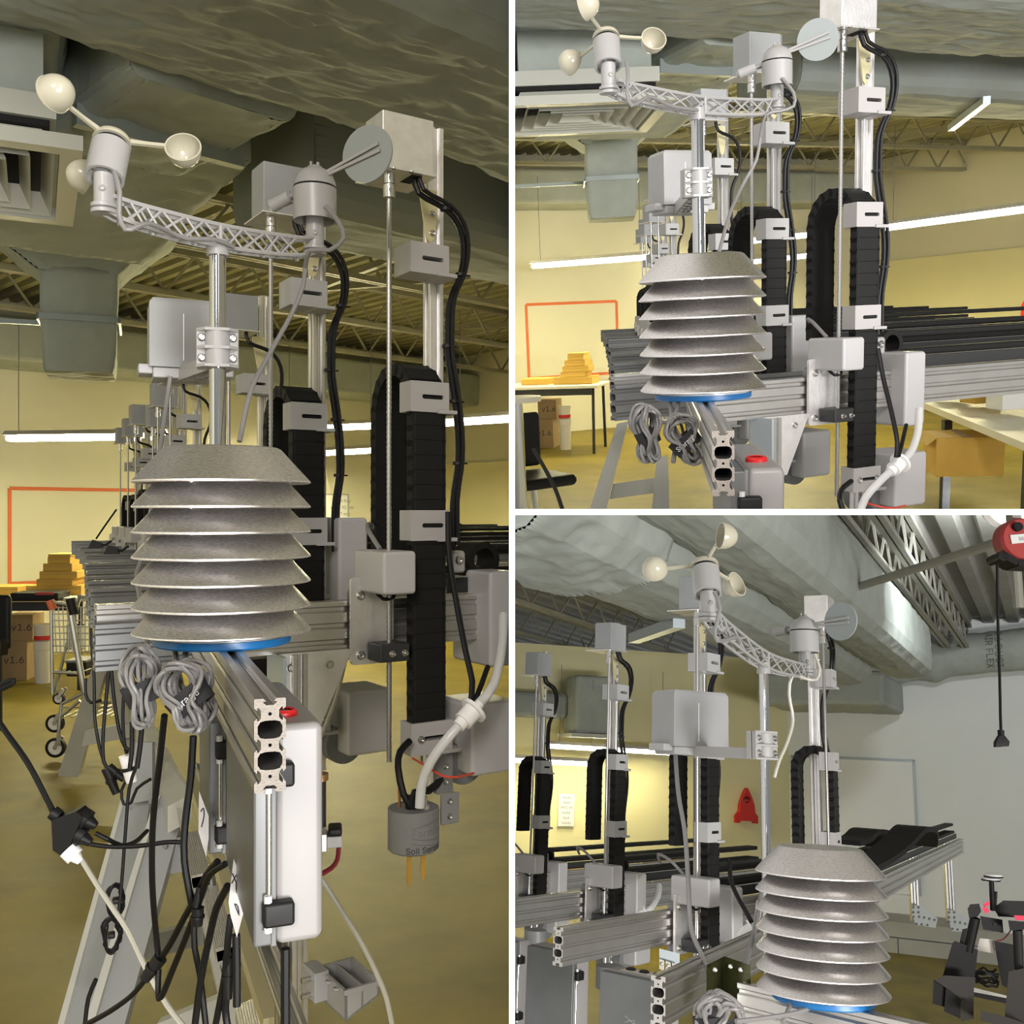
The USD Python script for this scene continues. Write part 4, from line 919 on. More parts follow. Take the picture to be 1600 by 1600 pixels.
    m = crumple(rounded_duct(e0[1] - e1[1], 0.6, 10.0, 0.16), 0.14, 0.03, 3.0, 25)
    solid('wrapped_duct', g(mv(m, (1.2, (e0[1] + e1[1]) / 2, 0.95), R90)), 'duct_wrap_pale', room, f'wide wrapped duct behind the anemometer, {w}', 'duct', smooth=True)
    c0 = onwhite(1330, 1117); c1 = onwhite(1418, 1117)
    m = crumple(mv(bx(aw - 2.2, aw - 0.4, c1[1], min(c0[1] + 1.6, cor - 0.1), c0[2], c0[2] + 0.42, 0.06)), 0.09, 0.03, 2.5, 27)
    solid('branch_duct', g(m), 'duct_wrap_pale', room, f'flat box duct ending at the white wall, {w}', 'duct', smooth=True)
    c2 = onyellow(840, 1122)
    solid('branch_duct', g2(crumple(bx(c2[0] - 2.0, c2[0] + 0.3, cor2 - 0.5, cor2 - 0.05, c2[2], c2[2] + 0.32, 0.05), 0.12, 0.03, 2.5, 28)), 'duct_wrap', room, f'tan wrapped duct along the far left wall, {w}', 'duct', smooth=True)
    c2 = onyellow(925, 1155)
    kk = Kit(); kk.part('drop', crumple(bx(-0.3, 0.3, -0.3, 0.3, 0.05, 0.8, 0.04), 0.08, 0.03, 3.0, 29), 'duct_wrap_pale', smooth=True); kk.part('register', bx(-0.36, 0.36, -0.36, 0.36, 0, 0.05), 'louvre_white')
    place(kk, 'supply_chute', room, ab2(c2[0] - 0.2, cor2 - 0.6, c2[2]), Rab2, label=f'square supply chute with a register above the tube light, {w}', cat_='duct')
    # the round duct along the white wall
    p, q = onwhite(1345, 1030), onwhite(1640, 948); r = 0.27
    P = np.array([aw - 0.4, p[1], 1.44]); Q = np.array([aw - 0.4, q[1], 1.70])
    m = tube([P + (Q - P) * t for t in np.linspace(0, 1, 60)], [r * (1.0 + 0.16 * math.exp(-((t - 0.18) / 0.06) ** 2) + 0.22 * math.exp(-((t - 0.40) / 0.045) ** 2)) for t in np.linspace(0, 1, 60)], 28, smooth=False)
    m = crumple(m, 0.09, 0.03, 3.0, 31)
    k = Kit(); k.part('run', mv(m, -P), 'duct_wrap_pale', smooth=True)
    for i, s_ in enumerate(('AIR FLEX', 'R 6 DUCT')):
        o = P + (Q - P) * (0.70 + 0.045 * i); t = text_on(s_, 0.085, 0.002); v = t.vertices.copy()
        ang = v[:, 0] / r * 0.95; rad = r + 0.016 + v[:, 2]
        dirq = (Q - P) / np.linalg.norm(Q - P)
        nv = np.array([o + dirq * v[j, 1] - P + np.array([-math.cos(ang[j]) * rad[j], 0, -math.sin(ang[j]) * rad[j]]) for j in range(len(v))])
        k.part('print', trimesh.Trimesh(nv, t.faces, process=False), 'dark_print', smooth=False)
    place(k, 'round_duct', room, AB[:3, 3] + Rab @ P, Rab, label=f'round wrapped duct with printed lettering along the white wall, {w}', cat_='duct')
    # white panel on the wall, tube lights, rocket, whiteboard
    a, b = onwhite(1237, 1180), onwhite(1440, 1400)
    k = Kit(); k.part('panel', bx(-0.02, 0, b[1] - a[1], 0, b[2] - a[2], 0), 'panel_white'); k.part('edge_trim', cat(bx(-0.035, 0, b[1] - a[1], 0, -0.03, 0), bx(-0.035, 0, b[1] - a[1], b[1] - a[1] + 0.03, b[2] - a[2], 0), bx(-0.035, 0, -0.03, 0, b[2] - a[2], 0)), 'zinc_blue')
    place(k, 'wall_panel', room, ab(aw - 0.002, a[1], a[2]), Rab, label=f'large glossy white panel on the wall behind the nearest gantry, {w}', cat_='panel')
    for i, (x0, y0, x1, y1, off) in enumerate(((858, 1168, 1050, 1179, 0.5), (780, 1189, 936, 1197, 0.9))):
        pts = [room.on(x, y, du2 * (cor2 - off) + [0, 0, H], du2) for x, y in ((x0, y0), (x1, y1))]
        tube_light(room, pts[0], pts[1], f'{["upper", "lower left"][i]} glowing tube light before the yellow wall, {w}', None, 'tube_glow_dim')
    a = onyellow(1164, 1285); s_ = 0.0092 * 0.62
    S = (onyellow(1181, 1285)[0] - onyellow(1147, 1285)[0]) / 34.0; Sy = (onyellow(1164, 1233)[2] - a[2]) / 52.0
    k = Kit()
    prof = [(-10, 4), (-11, 14), (-10, 27), (-6, 40), (0, 53), (6, 40), (10, 27), (11, 14), (10, 4)]
    body = Polygon([(x, y) for x, y in prof]).buffer(1.2).difference(Point(-1, 36).buffer(5.2))
    fl = unary_union([Polygon([(-9, 20), (-17, 10), (-17, 0), (-11, 0), (-10, 5)]).buffer(0.8), Polygon([(9, 20), (17, 10), (17, 0), (11, 0), (10, 5)]).buffer(0.8)])
    def up_(poly, d): 
        m = extrude(affinity.scale(poly, S, Sy, origin=(0, 0)), d); m.apply_transform(M4(np.stack([[1.0, 0, 0], [0, 0, 1.0], [0, -1.0, 0]], 1))); return m
    k.part('body', up_(body, 0.08), 'rocket_red'); k.part('fin', up_(fl, 0.05), 'rocket_red')
    k.part('porthole', mv(up_(Point(-1, 36).buffer(5.2), 0.02), (0, 0, 0)), 'wire_dark_red'); k.part('porthole_figure', mv(up_(unary_union([Point(-2, 34.5).buffer(2.4), Polygon([(-4, 32), (3, 38), (3.5, 33)])]), 0.02), (0, -0.035, 0)), 'wire_red')
    place(k, 'wall_rocket', room, ab2(a[0], cor2 - 0.01, a[2]), Rab2, label=f'red toy rocket with a round porthole hung on the yellow wall, {w}', cat_='wall decoration')
    a, b = onyellow(872, 1240), onyellow(896, 1292)
    k = Kit(); k.part('board', bx(0, b[0] - a[0], -0.03, 0, b[2] - a[2], 0, 0.01), 'panel_white')
    for i in range(6):
        t = text_on(['tools', 'feed', 'lamp ok', 'water', 'belt', 'seeds'][i], 0.035); t.apply_transform(M4(np.stack([[1.0, 0, 0], [0, 0, 1.0], [0, -1.0, 0]], 1), ((b[0] - a[0]) / 2, -0.0305, (b[2] - a[2]) * (i + 0.7) / 6.5))); k.part('writing', t, 'dark_print', smooth=False)
    place(k, 'whiteboard', room, ab2(a[0], cor2 - 0.01, a[2]), Rab2, label=f'tall narrow whiteboard with short lines of writing, {w}', cat_='whiteboard')
    for nm, x, y, wd, ht, mat, lab in (('wall_switch', 924, 1244, 0.07, 0.13, 'seal_white', 'small white switch plate on the yellow wall'),):
        a = onyellow(x, y); kk = Kit(); kk.part('plate', bx(-wd / 2, wd / 2, -0.015, 0, -ht / 2, ht / 2, 0.004), mat); kk.part('toggle', bx(-0.008, 0.008, -0.03, -0.015, -0.018, 0.018), mat)
        place(kk, nm, room, ab2(a[0], cor2, a[2]), Rab2, label=f'{lab}, {w}', cat_='switch')
    # high-bay lamp, cord reel and its hanging plug
    Z = 5.0; c = room.at(1602, 776, Z); r = 67 * Z / F
    k = Kit(); k.part('rim', lathe([(r * 0.86, 0), (r, 0.0), (r * 1.02, 0.02), (r, 0.05), (r * 0.7, 0.10), (0, 0.10), (0, 0.03), (r * 0.86, 0.03)], 48), 'lamp_rim'); k.part('lens', cat(lathe([(0, 0.004), (r * 0.88, 0.004), (r * 0.88, 0.02), (0, 0.02)], 48), [bx(x, x + 0.006, -math.sqrt(max(0, (r * 0.86) ** 2 - x * x)), math.sqrt(max(0, (r * 0.86) ** 2 - x * x)), 0.0, 0.005) for x in np.linspace(-r * 0.82, r * 0.8, 34)]), 'lamp_glow')
    k.part('hanging_rod', cyl((0, 0, 0.1), (0, 0, 0.9), 0.012, 10), 'joist_grey')
    place(k, 'high_bay_lamp', room, c, rx(-42), label=f'round white high-bay lamp cut by the top right corner, {w}', cat_='lamp')
    lp, lt = EYE + C.R @ (room.at(1585, 815, 7.5) - [0, 0, H]), EYE + C.R @ (room.on(1560, 1330, dv * aw + [0, 0, H], dv) - [0, 0, H])
    area_light('high_bay_wall_light', lp, lt, 0.25, 0.25, 430.0, (0.93, 0.98, 1.0))  # set farther back than the lamp and aimed to brighten the white wall
    Z = 4.6; c = room.at(1590, 846, Z); r = 34 * Z / F
    k = Kit()
    k.part('drum', mv(lathe([(0, 0), (r * 0.9, 0), (r, 0.015), (r, 0.09), (r * 0.9, 0.105), (0, 0.105)], 40), (0, 0.05, 0), rx(90)), 'reel_red'); k.part('hub', mv(lathe([(0, 0), (0.02, 0), (0.02, 0.02), (0, 0.02)], 16), (-0.03, -0.06, 0.05), rx(90)), 'hole_black')
    k.part('plate', mv(bx(-0.062, 0.09, -0.064, -0.054, -0.028, 0.012), (0, 0, 0.01), ry(-8)), 'seal_white')
    t = text_on('REEL', 0.016); t.apply_transform(M4(ry(-8) @ np.stack([[1.0, 0, 0], [0, 0, 1.0], [0, -1.0, 0]], 1), (0.0, -0.0645, 0.0))); k.part('print', t, 'dark_print', smooth=False)
    k.part('cradle', cat(bar((-r * 1.05, 0, -r * 0.72), (-r * 0.35, 0, -r * 1.12), 0.12, 0.03), bar((-r * 0.35, 0, -r * 1.12), (r * 0.8, 0, -r * 1.12), 0.12, 0.03), cyl((-r * 1.0, -0.06, -r * 0.85), (-r * 1.0, 0.06, -r * 0.85), 0.022, 14)), 'drone_black')
    k.part('bracket', bx(-0.02, 0.02, -0.01, 0.05, r * 0.9, r * 0.9 + 0.5), 'joist_grey')
    place(k, 'cord_reel', room, c, label=f'red cord reel hanging below the lamp, top right, {w}', cat_='cord reel')
    pts = [room.at(x, y, Z) for x, y in ((1558, 876), (1559, 960), (1562, 1060), (1563, 1110), (1564, 1146))]
    k = Kit(); o = pts[-1]
    k.part('cord', tube([q - o for q in pts], 0.0062, 8, step=0.05), 'cable_black')
    k.part('plug', cat(cyl((0, 0, -0.012), (0, 0, 0.015), 0.014, 12), hull([(x, y, z) for x, y, z in ((-0.012, -0.012, -0.01), (0.012, -0.012, -0.01), (-0.012, 0.012, -0.01), (0.012, 0.012, -0.01), (-0.030, -0.014, -0.04), (0.03, -0.014, -0.035), (-0.03, 0.014, -0.04), (0.03, 0.014, -0.035), (-0.032, -0.012, -0.062), (0.026, -0.012, -0.055), (-0.032, 0.012, -0.062), (0.026, 0.012, -0.055))])), 'drone_black')
    place(k, 'hanging_cord', room, o, label=f'black cord hanging from the reel with a plug at its end, {w}', cat_='cord')
    q = room.at(1592, 950, 6.0)
    solid('conduit', cyl(q, q + [0, 0, 0.75], 0.03, 10), 'joist_grey', room, f'short grey pipe under the roof by the right border, {w}', 'pipe')
    return dict(aw=aw, cor=cor, ab=ab, onwhite=onwhite, Rab=Rab, dv=dv, du=du)
HC = hall_c()
# ------------------------------------------------------------------ what hangs and stands around the nearest gantry
def cable(room, name, pts, r, mat, label, cat_='cable', group=None, n=8, extra=None):
    """a cable through picture places with their depths; its origin lies at its first point"""
    P = [room.at(*p) for p in pts]; o = P[0]
    k = Kit(); k.part('cord', tube([p - o for p in P], r, n), mat)
    if extra: extra(k, [p - o for p in P])
    return place(k, name, room, o, None, label=label, cat_=cat_, group=group)
def rail_kit(length, bolts=True):
    """a 20 by 60 extrusion along +y from its sawn end at y = 0, its middle at z = 0"""
    k = Kit()
    k.part('extrusion', prism(P26, (0, 0.0006, 0), (0, length, 0)), 'aluminium')
    k.part('sawn_end', prism(P26, (0, 0, 0), (0, 0.0006, 0)), 'sawn_aluminium', label='rough sawn end face with two dark holes')
    return k
def enclosure_kit(w, d, h, writing=False):
    """an electronics box: white body, front face at y = 0, grey clear lid on its left face, black latches"""
    k = Kit()
    k.part('body', bx(0, w, 0, d, 0, h, 0.006), 'box_white')
    k.part('lid', bx(-0.016, -0.002, -0.002, d, 0.002, h - 0.002, 0.002), 'lid_grey', label='smooth grey lid')
    k.part('lid_rim', bx(-0.0035, 0.0008, -0.0015, d, 0.001, h - 0.001, 0.001), 'dark_print')
    for f in (0.17, 0.79):
        z = h * f
        lt = k.part('latch', bx(-0.010, 0.013, -0.011, 0.001, z - 0.010, z + 0.008, 0.0025), 'rubber_black', label='black plastic latch')
        k.part('latch_pin', cat(cyl((-0.006, -0.006, z - 0.014), (-0.006, -0.006, z + 0.013), 0.0030, 12)), 'tube_clear', lt)
    k.part('hinge_rod', cyl((-0.005, -0.003, h * 0.22), (-0.005, -0.003, h * 0.75), 0.002, 10), 'screw_steel')
    if writing:
        t = text_on('FarmBot', 0.012, 0.0006); t.apply_transform(M4(np.stack([[0, -1.0, 0], [0, 0, 1.0], [-1.0, 0, 0]], 1), (-0.0160, d * 0.45, h * 0.5)))
        k.part('embossed_word', t, 'housing_grey', smooth=False)
        leaf = cat(*[tube([(-0.0163, d * 0.45 - 0.012 * math.sin(a0), h * 0.5 + 0.020 - 0.004 * math.cos(a0 * 2)), (-0.0163, d * 0.45 - 0.004, h * 0.5 + 0.030 + 0.006 * j), (-0.0163, d * 0.45 + 0.014, h * 0.5 + 0.040 - 0.01 * j)], 0.0007, 5) for j, a0 in ((0, 0.4), (1, 0.8))])
        k.part('embossed_leaf', leaf, 'housing_grey')
    return k
def bent_text(s, height, r, z, a0):
    t = text_on(s, height, 0.0006); v = t.vertices
    a = math.radians(a0) + v[:, 0] / r
    return trimesh.Trimesh(np.stack([(r + v[:, 2]) * np.cos(a), (r + v[:, 2]) * np.sin(a), z + v[:, 1]], 1), t.faces, process=False)
def sensor_kit(r=0.030, h=0.049, fine=True):
    k = Kit()
    k.part('case', lathe([(0, 0), (r - 0.002, 0), (r, 0.002), (r, h - 0.001), (r - 0.001, h), (0, h)], 44), 'sensor_grey', smooth=25)
    for x, l in ((-0.008, 0.040), (0.009, 0.036)):
        p = Polygon([(x - 0.0028, 0.001), (x + 0.0028, 0.001), (x + 0.0028, -l + 0.008), (x + 0.0008, -l), (x - 0.0008, -l), (x - 0.0028, -l + 0.008)])
        m = extrude(p, 0.0016); m.apply_transform(M4(np.stack([[1.0, 0, 0], [0, 0, 1.0], [0, -1.0, 0]], 1), (0, -0.008, 0)))
        k.part('probe', m, 'gold_probe')
    if fine:
        k.part('words', bent_text('Soil Sensor', 0.0068, r, 0.0065, -76), 'print_black', smooth=False)
        k.part('embossed_word', bent_text('FarmBot', 0.0088, r, 0.026, -64), 'dark_print', smooth=False)
        for z, dz in ((0.034, 0.004), (0.019, -0.003), (0.013, -0.004)):
            k.part('embossed_wave', tube([((r + 0.0002) * math.cos(math.radians(a)), (r + 0.0002) * math.sin(math.radians(a)), z + dz * math.sin(math.radians((a + 90) * 1.6))) for a in np.linspace(-110, -20, 14)], 0.0006, 5), 'dark_print')
        k.part('inlet', cat(cyl((0.010, -0.010, h), (0.010, -0.010, h + 0.014), 0.0035, 14), cyl((0.010, -0.010, h), (0.010, -0.010, h + 0.003), 0.006, 14)), 'cable_pale')
        k.part('cable_gland', cyl((-0.003, -0.004, h), (-0.003, -0.004, h + 0.014), 0.008, 16), 'rubber_black'); k.part('standoff', cyl((-0.016, 0.004, h), (-0.016, 0.004, h + 0.022), 0.0018, 10), 'brass')
    return k
def coil_kit(w, h, loops, r=0.0032, seed=1, words=None, tilt=0.0):
    """a hank of cable held by a strap round its waist; hangs down from z = 0"""
    k = Kit(); g = np.random.default_rng(seed); ms = []
    for i in range(loops):
        a, b, ph, yo = w / 2 * g.uniform(0.3, 1.0), h / 2 * g.uniform(0.72, 1.0), g.uniform(-0.2, 0.2), g.uniform(-0.014, 0.014)
        xo, P = g.uniform(-0.004, 0.004), []
        for t in np.linspace(0, 2 * math.pi, 22):
            z = b * math.cos(t + ph); pin = 0.34 + 0.66 * min(1.0, abs(z + 0.1 * h) / (0.36 * h)) if z < 0.3 * h else 1.0
            P.append((xo + a * math.sin(t + ph) * pin * (1.15 if z > 0 else 0.9) + 0.14 * z * 0.3, yo + 0.006 * math.sin(3 * t + i), z - h / 2))
        ms.append(tube(P, r, 7))
    k.part('loops', cat(ms), 'cable_grey')
    s = lathe([(0.33 * w, -0.009), (0.40 * w, -0.009), (0.43 * w, 0.009), (0.36 * w, 0.009), (0.33 * w, -0.009)], 24); s.apply_transform(M4(ry(-16) @ np.diag([1.0, 0.62, 1.0]), (0, 0, -h * 0.56)))
    sp = k.part('strap', s, 'strap_black', label='black hook-and-loop strap')
    if words:
        t = text_on(words, 0.0058, 0.0008); v = t.vertices; a = math.radians(-90) + v[:, 0] / (0.42 * w)
        q = np.stack([(0.424 * w + v[:, 2]) * np.cos(a), (0.424 * w + v[:, 2]) * np.sin(a), v[:, 1]], 1) @ np.diag([1.0, 0.63, 1.0]) @ ry(-16).T + [0, 0, -h * 0.56]
        k.part('word', trimesh.Trimesh(q, t.faces, process=False), 'lettering', sp, smooth=False)
    if tilt: k.scaled(1.0, ry(tilt))
    return k
def yaw_of(room, p, q):
    d = q - p; return math.degrees(math.atan2(-d[0], d[1]))

# ---- rails that carry the shields
ra = A.at(422, 1148, 0.655); qa = PA + [0, 0, -0.0105 - 0.030]; qa[:2] += [0.002, 0]
YA = yaw_of(A, ra, qa); ra[2] = qa[2]
place(rail_kit(0.62), 'slotted_rail', A, ra, rz(YA), label='slotted aluminium rail, sawn end towards the viewer, tall left view', cat_='rail')
rb = B.at(1130, 707, 0.93); qb = PB + [0, 0, -0.0105 - 0.030]; YB = yaw_of(B, rb, qb); rb[2] = qb[2]
place(rail_kit(0.75), 'slotted_rail', B, rb, rz(YB), label='slotted aluminium rail, sawn end towards the viewer, upper right view', cat_='rail')
qc = PC + [0, 0, -0.0105 - 0.030]; YC = 180 + 40.0
RC0 = min(np.linspace(-0.4, 0, 200), key=lambda t: abs((lambda q: 800 + F * q[0] / q[1])(C.R @ (qc + rz(YC) @ [0, t, 0] - [0, 0, C.H])) - 1160))
place(rail_kit(1.0), 'slotted_rail', C, qc + rz(YC) @ [0, RC0, 0], rz(YC), label='slotted aluminium rail passing under the shield, lower right view', cat_='rail')

# ---- electronics boxes
pa = A.at(430, 1480, 0.76)
place(enclosure_kit(0.036, 0.20, 0.165), 'electronics_box', A, pa, rz(YA), label='white latched electronics box below the sawn rail end, tall left view', cat_='electronics box')
pa2 = A.at(352, 1335, 1.02)
place(enclosure_kit(0.036, 0.12, 0.135), 'electronics_box', A, pa2, rz(YA), label='grey-lidded box behind the latched white box, tall left view', cat_='electronics box')
k = Kit(); k.part('ring', lathe([(0.0075, 0), (0.011, 0), (0.011, 0.003), (0.009, 0.005), (0.0075, 0.004)], 28), 'red_plastic'); k.part('button', lathe([(0, 0), (0.0075, 0), (0.0065, 0.003), (0, 0.0035)], 24), 'zinc_blue')
place(k, 'push_button', A, pa + rz(YA) @ [0.011, 0.035, 0.165], label='round push button with a red ring on the white box, tall left view', cat_='button')
pb = B.at(1168, 925, 1.00)
place(enclosure_kit(0.036, 0.20, 0.165), 'electronics_box', B, B.at(1168, 732, 1.0) - [0, 0, 0.165], rz(YB + 2), label='white electronics box at the lower border, upper right view', cat_='electronics box')
place(k, 'push_button', B, B.at(1168, 732, 1.0) + rz(YB + 2) @ [0.015, 0.05, 0.0], label='round push button with a red ring, upper right view', cat_='button')
for i, (x, y, Z, d, lab) in enumerate(((1040, 1532, 1.72, 0.125, 'nearer grey-lidded electronics box with an embossed leaf'), (902, 1488, 2.15, 0.125, 'farther grey-lidded electronics box under the second beam'), (812, 1470, 2.6, 0.10, 'electronics box at the left border, under the leftmost gantry'))):
    place(enclosure_kit(0.045, d, 0.21, i == 0), 'electronics_box', C, C.at(x, y, Z) - [0, 0, 0.21], rz(48), label=f'{lab}, lower right view', cat_='electronics box')
kg = Kit()
for i in range(3): kg.part('gland', lathe([(0, 0), (0.009, 0), (0.009, 0.002), (0.006, 0.004), (0, 0.004)], 18), 'hole_black'); kg.parts[-1] = (kg.parts[-1][0], mv(kg.parts[-1][1], (0.004, 0.028 * i, 0)), *kg.parts[-1][2:])
kg.part('pad', bx(-0.008, 0.016, -0.012, 0.07, -0.002, 0.0005), 'cable_pale')
place(kg, 'gland_strip', C, C.at(1040, 1532, 1.72) + rz(48) @ [0.018, 0.03, 0.0005], rz(48), label='cream strip with three black glands on the nearer grey-lidded box', cat_='cable gland')

# ---- soil sensors, tubes, filters
SENS = sensor_kit()
ps = A.at(646, 1326, 1.20)
place(SENS, 'soil_sensor', A, ps, rz(22), label='grey round soil sensor with two gold probes and lettering, tall left view', cat_='soil sensor')
k = Kit(); e = rz(33)
k.part('mount_plate', bx(0, 0.024, 0, 0.004, 0.0, 0.036, 0.001), 'sensor_grey'); k.part('mount_plate', bx(-0.004, 0.018, 0.004, 0.014, 0.036, 0.08, 0.001), 'dark_print')
for z in (0.009, 0.027): k.part('bolt', screw((0.011, 0, z), (0, -1, 0), 0.0035, 0.003), 'screw_steel')
for z in (0.05, 0.068): k.part('bolt', screw((0.008, 0.004, z), (0, -1, 0), 0.0035, 0.003), 'screw_steel')
place(k, 'sensor_mount', A, A.at(690, 1290, 1.21), e, label='dark grey bolted mount right of the soil sensor, tall left view', cat_='bracket')
for i, (x, y, Z, lab) in enumerate(((836, 1482, 2.9, 'under the leftmost gantry'), (952, 1545, 2.35, 'under the second beam'))):
    place(sensor_kit(0.032, 0.05, False), 'soil_sensor', C, C.at(x, y, Z), rz(30), label=f'dark round soil sensor with two probes {lab}, lower right view', cat_='soil sensor')
def filter_on(room, p, q, label):
    k = Kit(); d = (q - p) / np.linalg.norm(q - p); R = align(d)
    k.part('filter_body', mv(lathe([(0, -0.016), (0.008, -0.016), (0.008, -0.008), (0.0115, -0.008), (0.0115, 0.009), (0.017, 0.009), (0.017, 0.013), (0.006, 0.013), (0.006, 0.022), (0, 0.022)], 28), (0, 0, 0), R), 'filter_white')
    place(k, 'inline_filter', room, (p + q) / 2, None, label=label, cat_='filter')
TA = [(786, 960, 1.28), (784, 1010, 1.25), (771, 1070, 1.21), (745, 1103, 1.19), (705, 1147, 1.17), (674, 1188, 1.17), (659, 1225, 1.18), (656, 1262, 1.18)]
cable(A, 'water_tube', TA, 0.0058, 'tube_clear', 'translucent white water tube curving to the soil sensor, tall left view', 'tube', n=14)
filter_on(A, A.at(712, 1139, 1.17), A.at(748, 1101, 1.19), 'white inline filter on the water tube, tall left view')
TB_ = [(1436, 640, 1.66), (1434, 675, 1.63), (1422, 708, 1.6), (1398, 730, 1.58), (1372, 755, 1.56), (1352, 778, 1.56), (1342, 806, 1.56)]
cable(B, 'water_tube', TB_, 0.0060, 'tube_clear', 'translucent white water tube at the lower border, upper right view', 'tube', n=14)
filter_on(B, B.at(1384, 744, 1.57), B.at(1416, 714, 1.59), 'white inline filter on the water tube, upper right view')
TC = [(1030, 1384, 2.5), (1028, 1400, 2.45), (1018, 1418, 2.4), (1002, 1430, 2.4)]
cable(C, 'water_tube', TC, 0.007, 'tube_clear', 'translucent tube below the second side cover, lower right view', 'tube'); filter_on(C, C.at(998, 1432, 2.4), C.at(1010, 1424, 2.4), 'white inline filter between the second and third gantry, lower right view')
TC2 = [(1186, 1410, 1.9), (1184, 1430, 1.85), (1178, 1446, 1.8), (1166, 1458, 1.8)]
cable(C, 'water_tube', TC2, 0.006, 'tube_clear', 'translucent tube left of the shield, lower right view', 'tube'); filter_on(C, C.at(1160, 1460, 1.8), C.at(1172, 1453, 1.8), 'white inline filter left of the shield, lower right view')

# ---- black cable pairs and loops at the towers
cable(A, 'tower_cable', [(700, 800, 1.27), (702, 870, 1.26), (714, 945, 1.24), (728, 1020, 1.22), (738, 1065, 1.21), (736, 1098, 1.2), (744, 1112, 1.2)], 0.0036, 'cable_black', 'black cable looping before the big side cover, tall left view')
cable(A, 'tower_cable', [(762, 1042, 1.25), (752, 1070, 1.22), (742, 1096, 1.2), (738, 1108, 1.2)], 0.0034, 'cable_black', 'short black cable from under the side cover, tall left view')
cable(A, 'tower_cable', [(640, 1158, 1.24), (625, 1175, 1.22), (622, 1200, 1.2), (630, 1240, 1.19), (643, 1262, 1.19)], 0.0042, 'cable_black', 'left thick black cable into the soil sensor, tall left view')
cable(A, 'tower_cable', [(690, 1186, 1.25), (690, 1215, 1.22), (670, 1235, 1.2), (648, 1238, 1.19), (645, 1262, 1.19)], 0.0046, 'cable_black', 'right thick black cable looping into the soil sensor, tall left view')
cable(A, 'tower_cable', [(645, 1185, 1.24), (665, 1196, 1.2), (690, 1212, 1.19), (715, 1214, 1.19), (740, 1208, 1.22)], 0.0014, 'wire_red', 'thin red wire above the soil sensor, tall left view')
cable(B, 'tower_cable', [(1372, 545, 1.6), (1380, 590, 1.59), (1392, 640, 1.57), (1402, 690, 1.55), (1400, 715, 1.55)], 0.0036, 'cable_black', 'black cable before the big side cover, upper right view')
cable(B, 'tower_cable', [(1416, 664, 1.62), (1410, 690, 1.58), (1404, 712, 1.55)], 0.0032, 'cable_black', 'short black cable under the side cover, upper right view')
cable(B, 'tower_cable', [(1330, 752, 1.6), (1315, 765, 1.57), (1312, 782, 1.55), (1320, 806, 1.55)], 0.0042, 'cable_black', 'thick black cable loop at the lower border, upper right view')
cable(B, 'tower_cable', [(1346, 784, 1.57), (1368, 790, 1.55), (1392, 794, 1.55), (1415, 790, 1.58)], 0.0016, 'wire_red', 'thin red wire at the lower border, upper right view')
cable(C, 'tower_cable', [(1140, 1345, 1.95), (1142, 1375, 1.9), (1152, 1400, 1.86), (1166, 1425, 1.82), (1174, 1440, 1.8)], 0.0042, 'cable_black', 'black cable hanging beside the third gantry, lower right view')

# ---- grey sensor cables
cable(A, 'sensor_cable', [(179, 268, 0.95), (187, 300, 0.945), (186, 335, 0.945), (196, 359, 0.945), (212, 355, 0.95), (232, 349, 0.965), (262, 361, 1.0), (292, 373, 1.02), (335, 374, 1.04), (365, 386, 1.06)], 0.0024, 'cable_grey', 'grey cable from the anemometer along the arm, tall left view')
cable(A, 'sensor_cable', [(508, 322, 1.10), (528, 345, 1.10), (537, 372, 1.10), (515, 391, 1.10), (485, 391, 1.10), (477, 418, 1.12), (474, 445, 1.12), (456, 490, 1.12), (420, 555, 1.10), (392, 610, 1.07), (374, 690, 1.04)], 0.0026, 'cable_grey', 'pale cable from the wind vane down to the shield, tall left view')
cable(A, 'sensor_cable', [(266, 588, 1.2), (262, 620, 1.2), (252, 690, 1.18), (240, 770, 1.15), (226, 860, 1.12), (214, 895, 1.10), (220, 940, 1.06), (232, 985, 1.02), (228, 1012, 0.98)], 0.0026, 'cable_grey', 'grey cable hanging behind the left rim of the shield, tall left view')
cable(A, 'sensor_cable', [(292, 1005, 0.91), (288, 1030, 0.89), (278, 1052, 0.87), (262, 1056, 0.86), (240, 1044, 0.86), (222, 1025, 0.86), (206, 1024, 0.86)], 0.0026, 'cable_grey', 'grey cable swinging from the shield to the left hank, tall left view')
cable(A, 'sensor_cable', [(272, 1004, 0.93), (276, 1040, 0.9), (283, 1075, 0.86), (284, 1115, 0.85), (281, 1138, 0.85)], 0.0028, 'cable_grey', 'grey cable dropping from the shield past the right hank, tall left view')
cable(B, 'sensor_cable', [(979, 96, 1.33), (981, 120, 1.32), (980, 148, 1.32), (987, 165, 1.32), (1004, 156, 1.34), (1018, 152, 1.36), (1050, 166, 1.4), (1090, 172, 1.44)], 0.0024, 'cable_grey', 'grey cable from the anemometer along the arm, upper right view')
cable(B, 'sensor_cable', [(1222, 122, 1.54), (1240, 145, 1.54), (1240, 166, 1.54), (1218, 174, 1.54), (1196, 180, 1.54), (1188, 215, 1.56), (1182, 250, 1.56), (1160, 290, 1.56), (1140, 335, 1.5), (1122, 400, 1.42)], 0.0026, 'cable_grey', 'pale cable from the wind vane down to the shield, upper right view')
cable(B, 'sensor_cable', [(1060, 628, 1.27), (1056, 645, 1.24), (1045, 660, 1.22), (1025, 656, 1.21), (1010, 644, 1.2), (1000, 643, 1.2)], 0.0026, 'cable_grey', 'grey cable swinging from the shield to the left hank, upper right view')
cable(B, 'sensor_cable', [(1046, 626, 1.28), (1050, 650, 1.25), (1055, 690, 1.2), (1052, 722, 1.18)], 0.0028, 'cable_grey', 'grey cable dropping past the right hank, upper right view')
